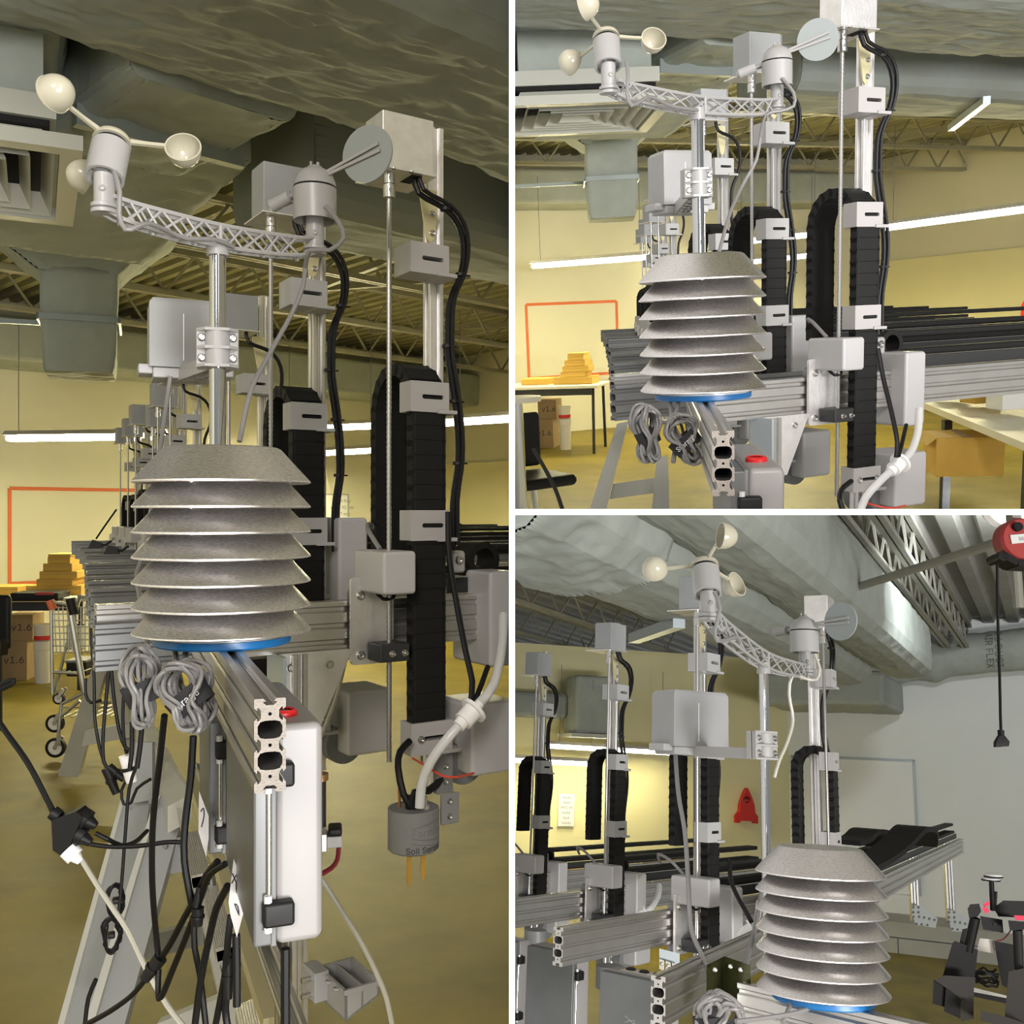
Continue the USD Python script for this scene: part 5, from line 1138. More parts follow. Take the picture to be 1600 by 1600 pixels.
cable(C, 'sensor_cable', [(1116, 925, 1.28), (1125, 950, 1.27), (1117, 985, 1.27), (1121, 1001, 1.27), (1135, 1000, 1.29), (1150, 995, 1.31), (1155, 1004, 1.33)], 0.0026, 'cable_grey', 'grey cable curling under the anemometer, lower right view')
cable(C, 'sensor_cable', [(1273, 1022, 1.63), (1281, 1045, 1.62), (1275, 1062, 1.62), (1258, 1060, 1.62), (1238, 1056, 1.6), (1233, 1085, 1.6), (1239, 1125, 1.6), (1230, 1160, 1.58), (1217, 1190, 1.56), (1210, 1215, 1.55)], 0.0026, 'cable_pale', 'pale cable from the wind vane towards the clamp, lower right view')
cable(C, 'sensor_cable', [(1055, 1176, 1.66), (1060, 1240, 1.62), (1070, 1300, 1.58), (1075, 1370, 1.54), (1080, 1450, 1.5), (1098, 1495, 1.46), (1108, 1525, 1.42), (1109, 1560, 1.38)], 0.0036, 'cable_grey', 'long grey cable hanging from the instrument box, lower right view')
cable(C, 'sensor_cable', [(1190, 1392, 1.5), (1182, 1440, 1.46), (1170, 1490, 1.42), (1162, 1530, 1.38), (1172, 1560, 1.34), (1184, 1578, 1.3)], 0.0034, 'cable_grey', 'grey cable running down left of the shield, lower right view')
cable(C, 'sensor_cable', [(1236, 1552, 1.22), (1233, 1575, 1.2), (1222, 1598, 1.18)], 0.0028, 'cable_grey', 'short grey cable dropping from under the shield, lower right view')
cable(C, 'sensor_cable', [(1276, 1558, 1.22), (1268, 1572, 1.2), (1245, 1582, 1.18), (1200, 1590, 1.16), (1150, 1596, 1.14)], 0.0028, 'cable_grey', 'grey cable curving left from under the shield, lower right view')

# ---- hanks of cable
place(coil_kit(0.036, 0.068, 17, 0.0017, 3, None, -6), 'cable_hank', A, A.at(214, 1010, 0.84), rz(10), label='left hank of grey cable with a black strap, tall left view', cat_='cable coil')
place(coil_kit(0.046, 0.060, 18, 0.0018, 4, 'Storage', -24), 'cable_hank', A, A.at(272, 1034, 0.83), rz(-5), label='right hank of grey cable, its strap printed Storage, tall left view', cat_='cable coil')
place(coil_kit(0.033, 0.068, 17, 0.0018, 5, None, -6), 'cable_hank', B, B.at(1006, 632, 1.18), rz(5), label='left hank of grey cable with a black strap, upper right view', cat_='cable coil')
place(coil_kit(0.043, 0.060, 18, 0.0018, 6, 'Storage', -24), 'cable_hank', B, B.at(1052, 650, 1.17), rz(-5), label='right hank of grey cable, its strap printed Storage, upper right view', cat_='cable coil')
place(coil_kit(0.046, 0.062, 14, 0.0026, 7, None, 10), 'cable_hank', C, C.at(1116, 1552, 1.22), rz(5), label='left hank of grey cable at the lower border, lower right view', cat_='cable coil')
place(coil_kit(0.060, 0.060, 14, 0.0026, 8, None, 60), 'cable_hank', C, C.at(1158, 1572, 1.22), rz(-5), label='right hank of grey cable at the lower border, lower right view', cat_='cable coil')
# ------------------------------------------------------------------ left view: under the rail and along the floor
VA = VIEW['A']
k = Kit()
k.part('motor_can', bx(0.0, 0.013, 0, 0.02, 0, 0.010, 0.001), 'paper'); k.part('end_cap', bx(0.001, 0.013, 0.0, 0.02, 0.010, 0.017, 0.002), 'rubber_black'); k.part('flange', bx(-0.008, 0.0, -0.001, 0.021, -0.003, 0.013, 0.001), 'bright_aluminium')
k.part('shaft_coupling', cyl((-0.006, 0.01, 0.017), (-0.006, 0.01, 0.062), 0.0052, 16), 'print_black'); k.part('pulley', cyl((-0.006, 0.01, 0.058), (-0.006, 0.01, 0.064), 0.0072, 16), 'brass')
k.part('wires', tube([(0.010, 0.0, 0.0), (0.009, 0.0, -0.010), (0.004, 0.002, -0.018), (-0.010, 0.004, -0.026)], 0.0022, 7), 'wire_dark_red')
place(k, 'stepper_motor', A, A.at(511, 1326, 0.90), rz(10), label=f'small white stepper motor with dark red wires beside the white box, {VA}', cat_='motor')
# the seed trough
k = Kit(); w, d, t = 0.036, 0.062, 0.002
def wall(x0, x1, y0, y1, za, zb): return hull([(x, y, 0) for x in (x0, x1) for y in (y0, y1)] + [(x0, y0, za), (x1, y0, zb), (x0, y1, za), (x1, y1, zb)])
k.part('wall', wall(0, w, 0, t, -0.030, -0.014), 'print_light'); k.part('wall', wall(0, w, d - t, d, -0.030, -0.014), 'print_light'); k.part('wall', wall(0, t, 0, d, -0.030, -0.029), 'print_light'); k.part('wall', wall(w - t, w, 0, d, -0.015, -0.014), 'print_light')
k.part('divider', wall(w / 2 - 0.001, w / 2 + 0.001, 0, d, -0.022, -0.021), 'print_light'); k.part('bottom', hull([(0, 0, -0.030), (w, 0, -0.014), (0, d, -0.030), (w, d, -0.014), (0, 0, -0.028), (w, 0, -0.012), (0, d, -0.028), (w, d, -0.012)]), 'print_grey')
k.part('rim', cat(bx(-0.002, w + 0.002, -0.002, 0.001, -0.004, 0.001), bx(-0.002, w + 0.002, d - 0.001, d + 0.002, -0.004, 0.001), bx(-0.002, 0.001, 0, d, -0.004, 0.001), bx(w - 0.001, w + 0.002, 0, d, -0.004, 0.001)), 'print_light')
for i in range(3): k.part('hook_ring', mv(lathe([(0.0016, 0), (0.0036, 0), (0.0036, 0.002), (0.0016, 0.002), (0.0016, 0)], 16), (-0.004, 0.012 + 0.018 * i, -0.002)), 'print_light')
k.part('mount_arm', bx(-0.014, 0.002, d - 0.02, d + 0.012, -0.026, 0.004, 0.001), 'print_light')
for z in (-0.004, -0.02): k.part('mount_bolt', cyl((-0.024, d - 0.01, z), (-0.006, d - 0.01, z), 0.0026, 10), 'screw_steel')
place(k, 'seed_trough', A, A.at(540, 1548, 1.0), rz(34.6), label=f'grey seed trough with two open compartments by the column, {VA}', cat_='trough')
cable(A, 'cord', [(503, 1374, 1.0), (535, 1425, 1.0), (562, 1468, 1.0), (588, 1520, 1.0), (604, 1560, 1.0), (613, 1604, 1.0)], 0.0026, 'cable_pale', f'pale cord hanging past the seed trough, {VA}', 'cable')
cable(A, 'cord', [(545, 1000, 1.36), (538, 1040, 1.36), (525, 1090, 1.36), (512, 1125, 1.36), (502, 1150, 1.36)], 0.0026, 'cable_pale', f'pale cord slanting down behind the corner plate, {VA}', 'cable')
cable(A, 'cord', [(446, 1482, 0.80), (446, 1540, 0.80), (446, 1606, 0.80)], 0.0038, 'cable_black', f'thick black cord hanging under the white box, {VA}', 'cable')
# the splitter and its cords
S = A.at(116, 1297, 1.3); px = 1.3 / F
k = Kit()
body = hull([(x * px, y, z * px) for x, z in ((-28, 20), (-18, 24), (10, 34), (20, 26), (5, -8), (-10, -36), (-26, -26)) for y in (-0.014, 0.014)])
k.part('block', body, 'rubber_black')
k.part('strain_relief', cyl((-24 * px, 0, 20 * px), (-34 * px, 0, 28 * px), 0.009, 14), 'rubber_black')
for a, b in (((10, 22), (34, 6)), ((2, -4), (26, -20))):
    k.part('plug', cat(cyl((a[0] * px, 0, a[1] * px), ((a[0] + b[0]) / 2 * px, 0, (a[1] + b[1]) / 2 * px), 0.013, 12), cyl(((a[0] + b[0]) / 2 * px, 0, (a[1] + b[1]) / 2 * px), (b[0] * px, 0, b[1] * px), 0.009, 12, 0.005)), 'rubber_black')
k.part('white_plug', cat(cyl((-8 * px, -0.004, -28 * px), (4 * px, -0.004, -40 * px), 0.012, 14), cyl((4 * px, -0.004, -40 * px), (12 * px, -0.004, -48 * px), 0.008, 12, 0.0045)), 'filter_white', label='white plug')
place(k, 'power_splitter', A, S, label=f'black three-way power splitter hanging in the air, {VA}', cat_='power splitter')
blk = lambda lab, pts, r=0.0036, m='cable_black': cable(A, 'cord', pts, r * 0.86, m, f'{lab}, {VA}', 'cable')
blk('thick black cord from the left border to the splitter', [(-20, 1100, 1.35), (10, 1145, 1.33), (45, 1195, 1.31), (85, 1272, 1.3)], 0.0042)
blk('pale cord from the white plug across the sawhorse', [(128, 1344, 1.3), (150, 1380, 1.28), (180, 1425, 1.26), (200, 1455, 1.25), (230, 1517, 1.22), (262, 1572, 1.2), (292, 1610, 1.18)], 0.0040, 'cable_pale')
blk('upper black cord leaving the splitter', [(150, 1302, 1.3), (168, 1311, 1.3), (190, 1321, 1.32), (212, 1315, 1.36), (230, 1298, 1.4)], 0.0034)
blk('lower black cord leaving the splitter', [(142, 1319, 1.3), (170, 1323, 1.3), (215, 1322, 1.3), (260, 1316, 1.3), (282, 1316, 1.3)], 0.0034)
blk('long black cord falling from the right hank', [(257, 1118, 0.95), (250, 1185, 0.98), (239, 1285, 1.02), (238, 1380, 1.05), (244, 1460, 1.08), (248, 1498, 1.08)])
blk('black cord running from the joint to the lower left', [(226, 1532, 1.08), (205, 1556, 1.1), (172, 1580, 1.12), (132, 1602, 1.15)], 0.0034)
blk('black cord from the lid corner to the joint', [(340, 1346, 0.95), (322, 1368, 0.97), (308, 1400, 1.0), (290, 1430, 1.02), (266, 1475, 1.05), (252, 1496, 1.08)], 0.0038)
blk('black cord with a low loop below the joint', [(352, 1350, 0.94), (328, 1366, 0.96), (316, 1396, 0.98), (300, 1440, 1.0), (272, 1510, 1.04), (252, 1558, 1.06), (247, 1552, 1.07), (248, 1515, 1.08)])
blk('black cord beside the second box', [(302, 1150, 1.0), (298, 1215, 1.0), (289, 1290, 1.0), (288, 1345, 1.0), (300, 1415, 1.0)], 0.0042)
blk('black cord with a thick joint at the ladder', [(312, 1385, 0.98), (304, 1432, 0.98), (304, 1480, 0.98), (312, 1520, 0.98), (322, 1606, 0.98)], 0.0036)
blk('black cord crossing the upper tread', [(356, 1384, 0.92), (338, 1420, 0.94), (326, 1470, 0.95), (314, 1530, 0.96), (304, 1606, 0.97)], 0.0040)
blk('black cord before the lower tread', [(361, 1430, 0.9), (356, 1470, 0.9), (352, 1520, 0.91), (336, 1606, 0.93)], 0.0036)
blk('short straight black cord at the lower border', [(369, 1460, 0.9), (370, 1510, 0.9), (370, 1572, 0.9)], 0.0042)
blk('black cord with a connector under the paper tag', [(357, 1490, 0.91), (356, 1530, 0.91), (352, 1575, 0.92), (356, 1606, 0.92)], 0.0040)
blk('black cord along the far beam ends, left of all', [(145, 940, 1.6), (142, 985, 1.6), (147, 1060, 1.6), (148, 1120, 1.6), (156, 1170, 1.6), (166, 1198, 1.6)], 0.003)
blk('black cord curving under the beam ends', [(134, 1060, 1.7), (134, 1085, 1.7), (142, 1098, 1.7), (158, 1094, 1.7)], 0.003)
blk('black cord hanging right of the beam ends', [(170, 1048, 1.6), (166, 1090, 1.6), (161, 1150, 1.6), (162, 1190, 1.6), (170, 1200, 1.6)], 0.0034)
blk('black cord swinging to the connectors', [(174, 1048, 1.6), (178, 1090, 1.6), (186, 1140, 1.6), (196, 1168, 1.6), (206, 1172, 1.6)], 0.0034)
blk('black cord falling straight from the beam ends', [(196, 1060, 1.6), (192, 1110, 1.6), (194, 1160, 1.6), (201, 1185, 1.6)], 0.0032)
blk('black cord between the far legs', [(206, 1128, 1.5), (206, 1170, 1.5), (203, 1200, 1.5)], 0.004)
blk('black cord left of the second hank', [(222, 1130, 1.4), (219, 1165, 1.4), (214, 1200, 1.4)], 0.0042)
blk('black cord with a loop at the sawhorse top', [(200, 1215, 1.7), (190, 1235, 1.7), (193, 1256, 1.7), (205, 1254, 1.7), (214, 1232, 1.7), (236, 1217, 1.7)], 0.003)
blk('black cord leaving the lower joint', [(212, 1200, 1.5), (202, 1232, 1.5), (196, 1300, 1.5), (190, 1380, 1.5), (184, 1440, 1.5)], 0.0030)
blk('black cord fringe at the sawhorse leg', [(150, 1530, 1.6), (138, 1560, 1.6), (132, 1606, 1.6)], 0.004)
for i, (x, y) in enumerate(((181, 1408), (174, 1462))):
    k = Kit(); g = np.random.default_rng(40 + i); ms = []
    for j in range(4):
        a, b = (0.012 + 0.002 * j) * 0.7, 0.024 + 0.003 * g.uniform(-1, 1)
        ms.append(tube([(a * math.sin(t) + 0.003 * g.uniform(-1, 1), 0.002 * j, b * math.cos(t)) for t in np.linspace(0, 2 * math.pi, 13)], 0.0018, 6))
    k.part('loops', cat(ms), 'cable_black'); k.part('tie', bx(-0.005, 0.005, -0.004, 0.01, -0.004, 0.004, 0.002), 'rubber_black')
    place(k, 'cord_loop', A, A.at(x, y, 1.5), rz(20), label=f'{["upper", "lower"][i]} small black cord coil hanging before the sawhorse, {VA}', cat_='cable coil')
def joint(pa_, pb_, Z, r, lab, mat='rubber_black'):
    p, q = A.at(*pa_, Z), A.at(*pb_, Z); k = Kit(); v = q - p
    k.part('sleeve', cat(cyl((0, 0, 0), v * 0.45, r, 12, r * 0.9), cyl(v * 0.55, v, r * 0.9, 12, r * 0.75)), mat); k.part('ring', cyl(v * 0.44, v * 0.56, r * 1.1, 12), 'drone_black')
    place(k, 'cord_joint', A, p, label=f'{lab}, {VA}', cat_='connector')
joint((251, 1496), (226, 1530), 1.08, 0.0075, 'black cord joint where three cords meet')
joint((166, 1200), (182, 1240), 1.6, 0.008, 'left black cord connector among the far cords')
joint((170, 1198), (194, 1218), 1.6, 0.007, 'right black cord connector among the far cords')
joint((309, 1418), (309, 1446), 0.98, 0.0062, 'black cord joint before the ladder')
joint((357, 1494), (356, 1560), 0.91, 0.0052, 'black cord connector by the lower tread')
joint((197, 1180), (206, 1222), 1.55, 0.011, 'white plug among the far cords', 'filter_white')
# paper tags
for i, (pts, Z, lab, strokes) in enumerate((([(311, 1236), (326, 1275), (326, 1310), (322, 1340), (310, 1300)], 0.98, 'far paper tag with a hook stroke', [[(314, 1268), (318, 1262), (319, 1275), (315, 1292)]]), ([(365, 1342), (381, 1385), (380, 1390), (388, 1398), (370, 1465), (360, 1430), (357, 1410)], 0.86, 'near paper tag with pen strokes', [[(363, 1364), (371, 1382)], [(370, 1366), (362, 1380)], [(376, 1372), (370, 1395), (369, 1378)], [(368, 1412), (372, 1416), (374, 1430), (367, 1412)]]))):
    P = [A.at(x, y, Z) for x, y in pts]; o = P[0]; nrm = np.array([0, 0.0008, 0])
    k = Kit(); k.part('sheet', hull([p - o for p in P] + [p - o + nrm for p in P]), 'paper')
    for s_ in strokes: k.part('pen_stroke', tube([A.at(x, y, Z) - o - [0, 0.0006, 0] for x, y in s_], 0.0005, 5), 'ink')
    place(k, 'paper_tag', A, o, label=f'{lab}, {VA}', cat_='paper')
# the white sawhorses
def leg_board(k, p, q, w, t, up=(0, -1, 0.2), name='leg'):
    k.part(name, bar(p, q, w, t, up), 'timber_white')
o = A.at(250, 1190, 2.4); fl = lambda x, y, Z: A.at(x, y, Z) - o
k = Kit()
def plank(name, pix, Z0, Z1, t=0.035, mat='timber_white'):
    """a board whose outline is seen between four picture corners; its thickness goes away from the viewer"""
    c = [fl(*pix[0], Z0), fl(*pix[1], Z0), fl(*pix[2], Z1), fl(*pix[3], Z1)]
    n = np.cross(c[1] - c[0], c[3] - c[0]); n /= np.linalg.norm(n); n = n if n[1] > 0 else -n
    k.part(name, hull(c + [q + n * t for q in c]), mat)
plank('leg', [(192, 1248), (240, 1215), (180, 1600), (92, 1600)], 2.55, 2.3, 0.03, 'timber_grey')
plank('leg_edge', [(188, 1250), (195, 1246), (100, 1600), (90, 1600)], 2.54, 2.29, 0.05, 'timber_white')
plank('leg', [(248, 1245), (292, 1250), (192, 1610), (140, 1600)], 2.4, 2.15, 0.03, 'timber_grey')
plank('leg_edge', [(243, 1243), (250, 1243), (146, 1600), (132, 1600)], 2.39, 2.14, 0.05, 'timber_white')
plank('gusset', [(232, 1314), (284, 1308), (286, 1362), (216, 1376)], 2.36, 2.34, 0.02, 'timber_grey')
plank('gusset', [(212, 1160), (238, 1160), (238, 1250), (200, 1256)], 2.50, 2.48, 0.02, 'timber_grey')
plank('gusset', [(128, 1486), (166, 1478), (158, 1524), (114, 1534)], 2.42, 2.40, 0.02, 'timber_grey')
plank('stretcher', [(234, 1462), (318, 1440), (318, 1476), (226, 1500)], 2.7, 2.7, 0.03, 'timber_grey')
plank('low_stretcher', [(245, 1600), (370, 1548), (380, 1605), (260, 1640)], 2.2, 2.2, 0.03, 'timber_white')
plank('top_beam', [(212, 1130), (240, 1130), (300, 1240), (262, 1260)], 3.2, 2.3, 0.06, 'timber_white')
for x, y in ((205, 1262), (236, 1252), (257, 1322), (253, 1356), (282, 1322), (136, 1495), (160, 1488), (122, 1526), (156, 1514)):
    Z = 2.33 if x > 200 else 2.39; k.part('nail', cyl(fl(x, y, Z), fl(x, y, Z + 0.02), 0.006, 8), 'dark_print')
place(k, 'sawhorse', A, o, label=f'near white-painted wooden sawhorse with grey legs and white edges, {VA}', cat_='sawhorse')
o = A.at(160, 1040, 5.6); k = Kit()
plank('leg', [(146, 1036), (168, 1036), (122, 1214), (90, 1213)], 5.6, 6.0, 0.08)
plank('leg', [(160, 1050), (180, 1050), (232, 1230), (212, 1230)], 5.7, 5.9, 0.08)
plank('rail', [(133, 1142), (205, 1130), (206, 1152), (128, 1166)], 5.75, 5.75, 0.05)
place(k, 'sawhorse', A, o, label=f'far white sawhorse leg with a crossing board, {VA}', cat_='sawhorse')
# the aluminium step ladder under the boxes
o = A.at(300, 1300, 1.9); k = Kit()
plank('side_rail', [(276, 1262), (284, 1262), (352, 1545), (340, 1545)], 2.2, 1.75, 0.04)
plank('side_rail', [(322, 1262), (330, 1262), (404, 1500), (394, 1505)], 2.2, 1.75, 0.04)
for (c, Z) in (([(283, 1306), (312, 1300), (328, 1366), (300, 1372)], 2.0), ([(317, 1392), (345, 1384), (368, 1476), (338, 1486)], 1.85), ([(368, 1576), (404, 1560), (418, 1622), (380, 1640)], 1.7)):
    p = [fl(*c[0], Z + 0.1), fl(*c[1], Z + 0.1), fl(*c[2], Z - 0.05), fl(*c[3], Z - 0.05)]
    td = k.part('tread', hull(p + [q - [0, 0, 0.02] for q in p]), 'tread_alloy')
    n = np.cross(p[1] - p[0], p[3] - p[0]); n /= np.linalg.norm(n); n = n if n[2] > 0 else -n
    ribs = [bar(p[0] + (p[1] - p[0]) * f + n * 0.002, p[3] + (p[2] - p[3]) * f + n * 0.002, 0.004, 0.005) for f in np.linspace(0.06, 0.94, 9)]
    k.part('ridges', cat(ribs), 'bright_aluminium', td)
for (c, Z) in (([(298, 1372), (330, 1366), (334, 1392), (306, 1404)], 1.95), ([(338, 1488), (368, 1478), (376, 1512), (344, 1530)], 1.8)):
    plank('riser', c, Z, Z, 0.02, 'timber_grey')
place(k, 'step_ladder', A, o, label=f'aluminium steps with ridged treads under the boxes, {VA}', cat_='ladder')
# long slotted track leaning along the ladder
p, q = A.at(314, 1200, 2.0), A.at(474, 1640, 1.02); o = q
place((lambda kk: (kk.part('extrusion', prism(P20, (0, 0, 0), p - q, (0, 0, 1)), 'aluminium'), kk)[1])(Kit()), 'slotted_rail', A, o, label=f'long slotted track slanting down behind the lid, {VA}', cat_='rail')
p, q = A.at(303, 1210, 2.1), A.at(430, 1600, 1.3); o = q
place((lambda kk: (kk.part('board', bar((0, 0, 0), p - q, 0.03, 0.02), 'zinc_yellow'), kk)[1])(Kit()), 'wood_batten', A, o, label=f'yellowish batten slanting beside the slotted track, {VA}', cat_='batten')
# the shopping cart
fc = A.floor(118, 1192); Zc = (A.R @ (fc - [0, 0, 1.6]))[1]; s = Zc / F; k = Kit()
P_ = lambda x, y, d=0.0: np.array([(x - 118) * s, d, (1192 - y) * s])
rod = lambda a, b, r=0.011: cyl(a, b, r, 10)
k.part('frame', cat(rod(P_(80, 940), P_(82, 1085)), rod(P_(108, 945), P_(132, 1082), 0.02), rod(P_(80, 940), P_(108, 945)), rod(P_(84, 1085), P_(84, 940, 0.4)), rod(P_(132, 1082), P_(96, 1100)), rod(P_(96, 1100), P_(90, 1160)), rod(P_(125, 1095), P_(92, 1122)), rod(P_(92, 1122), P_(92, 1165)), rod(P_(80, 940, 0.4), P_(150, 945, 0.4)), rod(P_(82, 1050), P_(120, 1052)), rod(P_(130, 1095), P_(200, 1110, 0.2)), rod(P_(96, 1100), P_(96, 1100, 0.4))), 'cart_steel')
k.part('handle', cyl(P_(78, 938), P_(83, 952), 0.026, 14), 'tape_red', label='worn red handle end'); k.part('grip', cyl(P_(110, 935), P_(116, 960), 0.03, 14), 'rubber_black')
wires = []
for i in range(9): wires.append(rod(P_(82 + i * 7, 948, 0.02), P_(86 + i * 6.4, 1020, 0.02), 0.004))
for i in range(8): wires.append(rod(P_(81, 950 + i * 10, 0.02), P_(146, 950 + i * 10, 0.02), 0.004))
for i in range(8): wires.append(rod(P_(100 + i * 12, 1120, 0.0), P_(100 + i * 12, 1120, 0.5), 0.004))
for i in range(6): wires.append(rod(P_(96, 1105 + i * 5, 0.1 * i), P_(200, 1105 + i * 5, 0.1 * i), 0.004))
for i in range(6): wires.append(rod(P_(82 + i * 8, 1052, 0.02), P_(82 + i * 8, 1052, 0.4), 0.004))
k.part('basket_wire', cat(wires), 'cart_steel')
for i, (x, y, r_) in enumerate(((84, 1131, 14), (83, 1170, 15.5), (86, 1094, 9))):
    c = P_(x, y, 0.02 + 0.02 * i); r_ = r_ * s
    wl = k.part('wheel', mv(lathe([(r_ * 0.72, -0.018), (r_, -0.014), (r_, 0.014), (r_ * 0.72, 0.018), (r_ * 0.72, -0.018)], 30), c, rx(90)), 'rubber_black')
    k.part('wheel_disc', mv(lathe([(0, -0.010), (r_ * 0.45, -0.012), (r_ * 0.5, -0.006), (r_ * 0.74, -0.012), (r_ * 0.74, 0.012), (0, 0.012)], 26), c, rx(90)), 'pail_white', wl); k.part('hub', mv(lathe([(0, -0.02), (r_ * 0.2, -0.02), (r_ * 0.2, 0.02), (0, 0.02)], 16), c, rx(90)), 'cart_steel', wl)
    k.part('fork', cat(bar(c + [0, -0.02, 0], c + [8 * s, -0.02, 16 * s], 0.02, 0.02), bar(c + [0, 0.025, 0], c + [8 * s, 0.025, 16 * s], 0.02, 0.02)), 'cart_steel')
place(k, 'shopping_cart', A, np.array([fc[0], fc[1], 0.0]), label=f'wire shopping cart with white-centred wheels on the floor, {VA}', cat_='cart')
k = Kit(); r_, h_ = 14 * s, 38 * s
k.part('pot_body', lathe([(0, 0), (r_ * 0.97, 0), (r_, 0.01), (r_, h_), (r_ * 0.95, h_), (r_ * 0.95, 0.01), (0, 0.01)], 36), 'tin_steel'); k.part('rim', lathe([(r_ * 0.97, h_ - 0.01), (r_ * 1.05, h_ - 0.008), (r_ * 1.05, h_), (r_ * 0.97, h_)], 36), 'tin_steel')
place(k, 'steel_pot', A, np.array([fc[0], fc[1], 0.0]) + P_(104, 1018, 0.14), label=f'shiny steel pot standing in the shopping cart, {VA}', cat_='pot')
k = Kit(); k.part('crate_body', bx(-16 * s, 16 * s, 0, 0.2, 0, 24 * s, 0.01), 'drone_black'); k.part('crate_edge', bx(-17 * s, 17 * s, -0.01, 0.21, 22 * s, 26 * s, 0.005), 'dark_print')
place(k, 'crate', A, np.array([fc[0], fc[1], 0.0]) + P_(106, 1062, 0.12), label=f'dark crate on the lower shelf of the shopping cart, {VA}', cat_='crate')
# tool case on the table, office chair and frame at the left border
k = Kit(); c = A.at(62, 938, 9.1); q = 9.1 / F
k.part('case_body', bx(-38 * q, 34 * q, -0.1, 0.2, 0, 13 * q, 0.01), 'drone_black'); k.part('red_strip', bx(0, 28 * q, -0.105, -0.098, 10 * q, 14 * q), 'reel_red')
place(k, 'tool_case', A, c, rz(4), label=f'long black tool case with a red strip on the table edge, {VA}', cat_='case')
k = Kit(); c = A.at(2, 1020, 7.5); q = 7.5 / F
k.part('back', bx(-20 * q, 12 * q, 0, 0.06, 5 * q, 90 * q, 0.03), 'drone_black'); k.part('arm', bar((4 * q, 0, 0), (16 * q, -0.05, 22 * q), 0.05, 0.05), 'drone_grey'); k.part('post', cyl((-6 * q, 0, 5 * q), (-6 * q, 0, -c[2]), 0.03, 12), 'drone_grey')
place(k, 'office_chair', A, c, rz(-15), label=f'black office chair cut by the left border, {VA}', cat_='chair')
cable(A, 'tripod_leg', [(-8, 1076, 1.9), (10, 1066, 1.9), (22, 1063, 1.9), (16, 1070, 1.9), (-10, 1082, 1.9)], 0.005, 'cable_black', f'thin black bent rod end at the left border, {VA}', 'rod')
for i, (x, y, Z, lab) in enumerate(((149, 857, 2.6, 'left black clip on the stacked beams'), (174, 866, 2.45, 'right black clip with a short lever on the stacked beams'))):
    k = Kit(); k.part('clip_body', hull([(-0.018, 0, 0), (0.016, 0, 0), (0.012, 0, 0.016), (-0.008, 0, 0.022), (-0.018, 0.02, 0), (0.016, 0.02, 0), (0.012, 0.02, 0.016), (-0.008, 0.02, 0.022)]), 'rubber_black'); k.part('lever', tube([(0.008, 0.01, 0.010), (0.022, 0.01, 0.008), (0.032, 0.01, 0.016), (0.038, 0.01, 0.018)], 0.003, 8), 'rubber_black')
    place(k, 'cable_clip', A, A.at(x, y, Z), rz(10), label=f'{lab}, {VA}', cat_='clip')
cable(A, 'rod', [(150, 842, 3.4), (165, 820, 3.4), (182, 796, 3.4)], 0.003, 'cable_black', f'thin black rod slanting before the tape rectangle, {VA}', 'rod')
# ------------------------------------------------------------------ lower right view: rails, drone, frame by the white wall
VC = VIEW['C']
def slab(room, o, pix, Z, t, dZ=None):
    """a solid whose near outline is seen at the picture places pix; it reaches t further back"""
    zs = dZ if dZ is not None else [0] * len(pix)
    P = [room.at(x, y, Z + dz) - o for (x, y), dz in zip(pix, zs)]
    n = room.at(*pix[0], Z) - room.at(*pix[0], Z - 1); n = n / np.linalg.norm(n) * t
    return hull(P + [p + n for p in P])
# black corner plates that join rail and beam
o = C.at(1140, 1535, 1.32); k = Kit()
k.part('plate', slab(C, o, [(1104, 1508), (1132, 1494), (1131, 1585), (1104, 1598)], 1.335, 0.004, [0.0, 0.03, 0.03, 0.0]), 'green_black')
k.part('plate', slab(C, o, [(1132, 1494), (1172, 1508), (1174, 1560), (1160, 1570), (1131, 1570)], 1.36, 0.004, [0, -0.04, -0.04, -0.03, 0.0]), 'green_black')
for x, y, Z in ((1117, 1515, 1.33), (1141, 1510, 1.335), (1157, 1515, 1.32), (1138, 1556, 1.335), (1155, 1562, 1.32)): k.part('bolt', screw(C.at(x, y, Z) - o, C.R.T @ [0.1, -1, 0.2], 0.0032, 0.003), 'screw_steel')
place(k, 'corner_bracket', C, o, label=f'dark corner bracket with shiny bolts joining rail and beam, {VC}', cat_='bracket')
# bluish angle plate with three white tabs
o = C.at(1048, 1490, 1.85); k = Kit()
k.part('plate', slab(C, o, [(1030, 1482), (1062, 1490), (1062, 1512), (1030, 1500)], 1.85, 0.004), 'zinc_blue')
for i in range(3): k.part('tab', slab(C, o, [(1030 + 10 * i, 1498 + 3 * i), (1038 + 10 * i, 1501 + 3 * i), (1038 + 10 * i, 1517 + 3 * i), (1030 + 10 * i, 1514 + 3 * i)], 1.84, 0.004), 'cable_pale'); k.part('bolt', screw(C.at(1034 + 10 * i, 1506 + 3 * i, 1.838) - o, C.R.T @ [0, -1, 0.1], 0.003, 0.002), 'screw_steel')
place(k, 'angle_plate', C, o, label=f'bluish angle plate with three pale tabs above the nearer grey lid, {VC}', cat_='bracket')
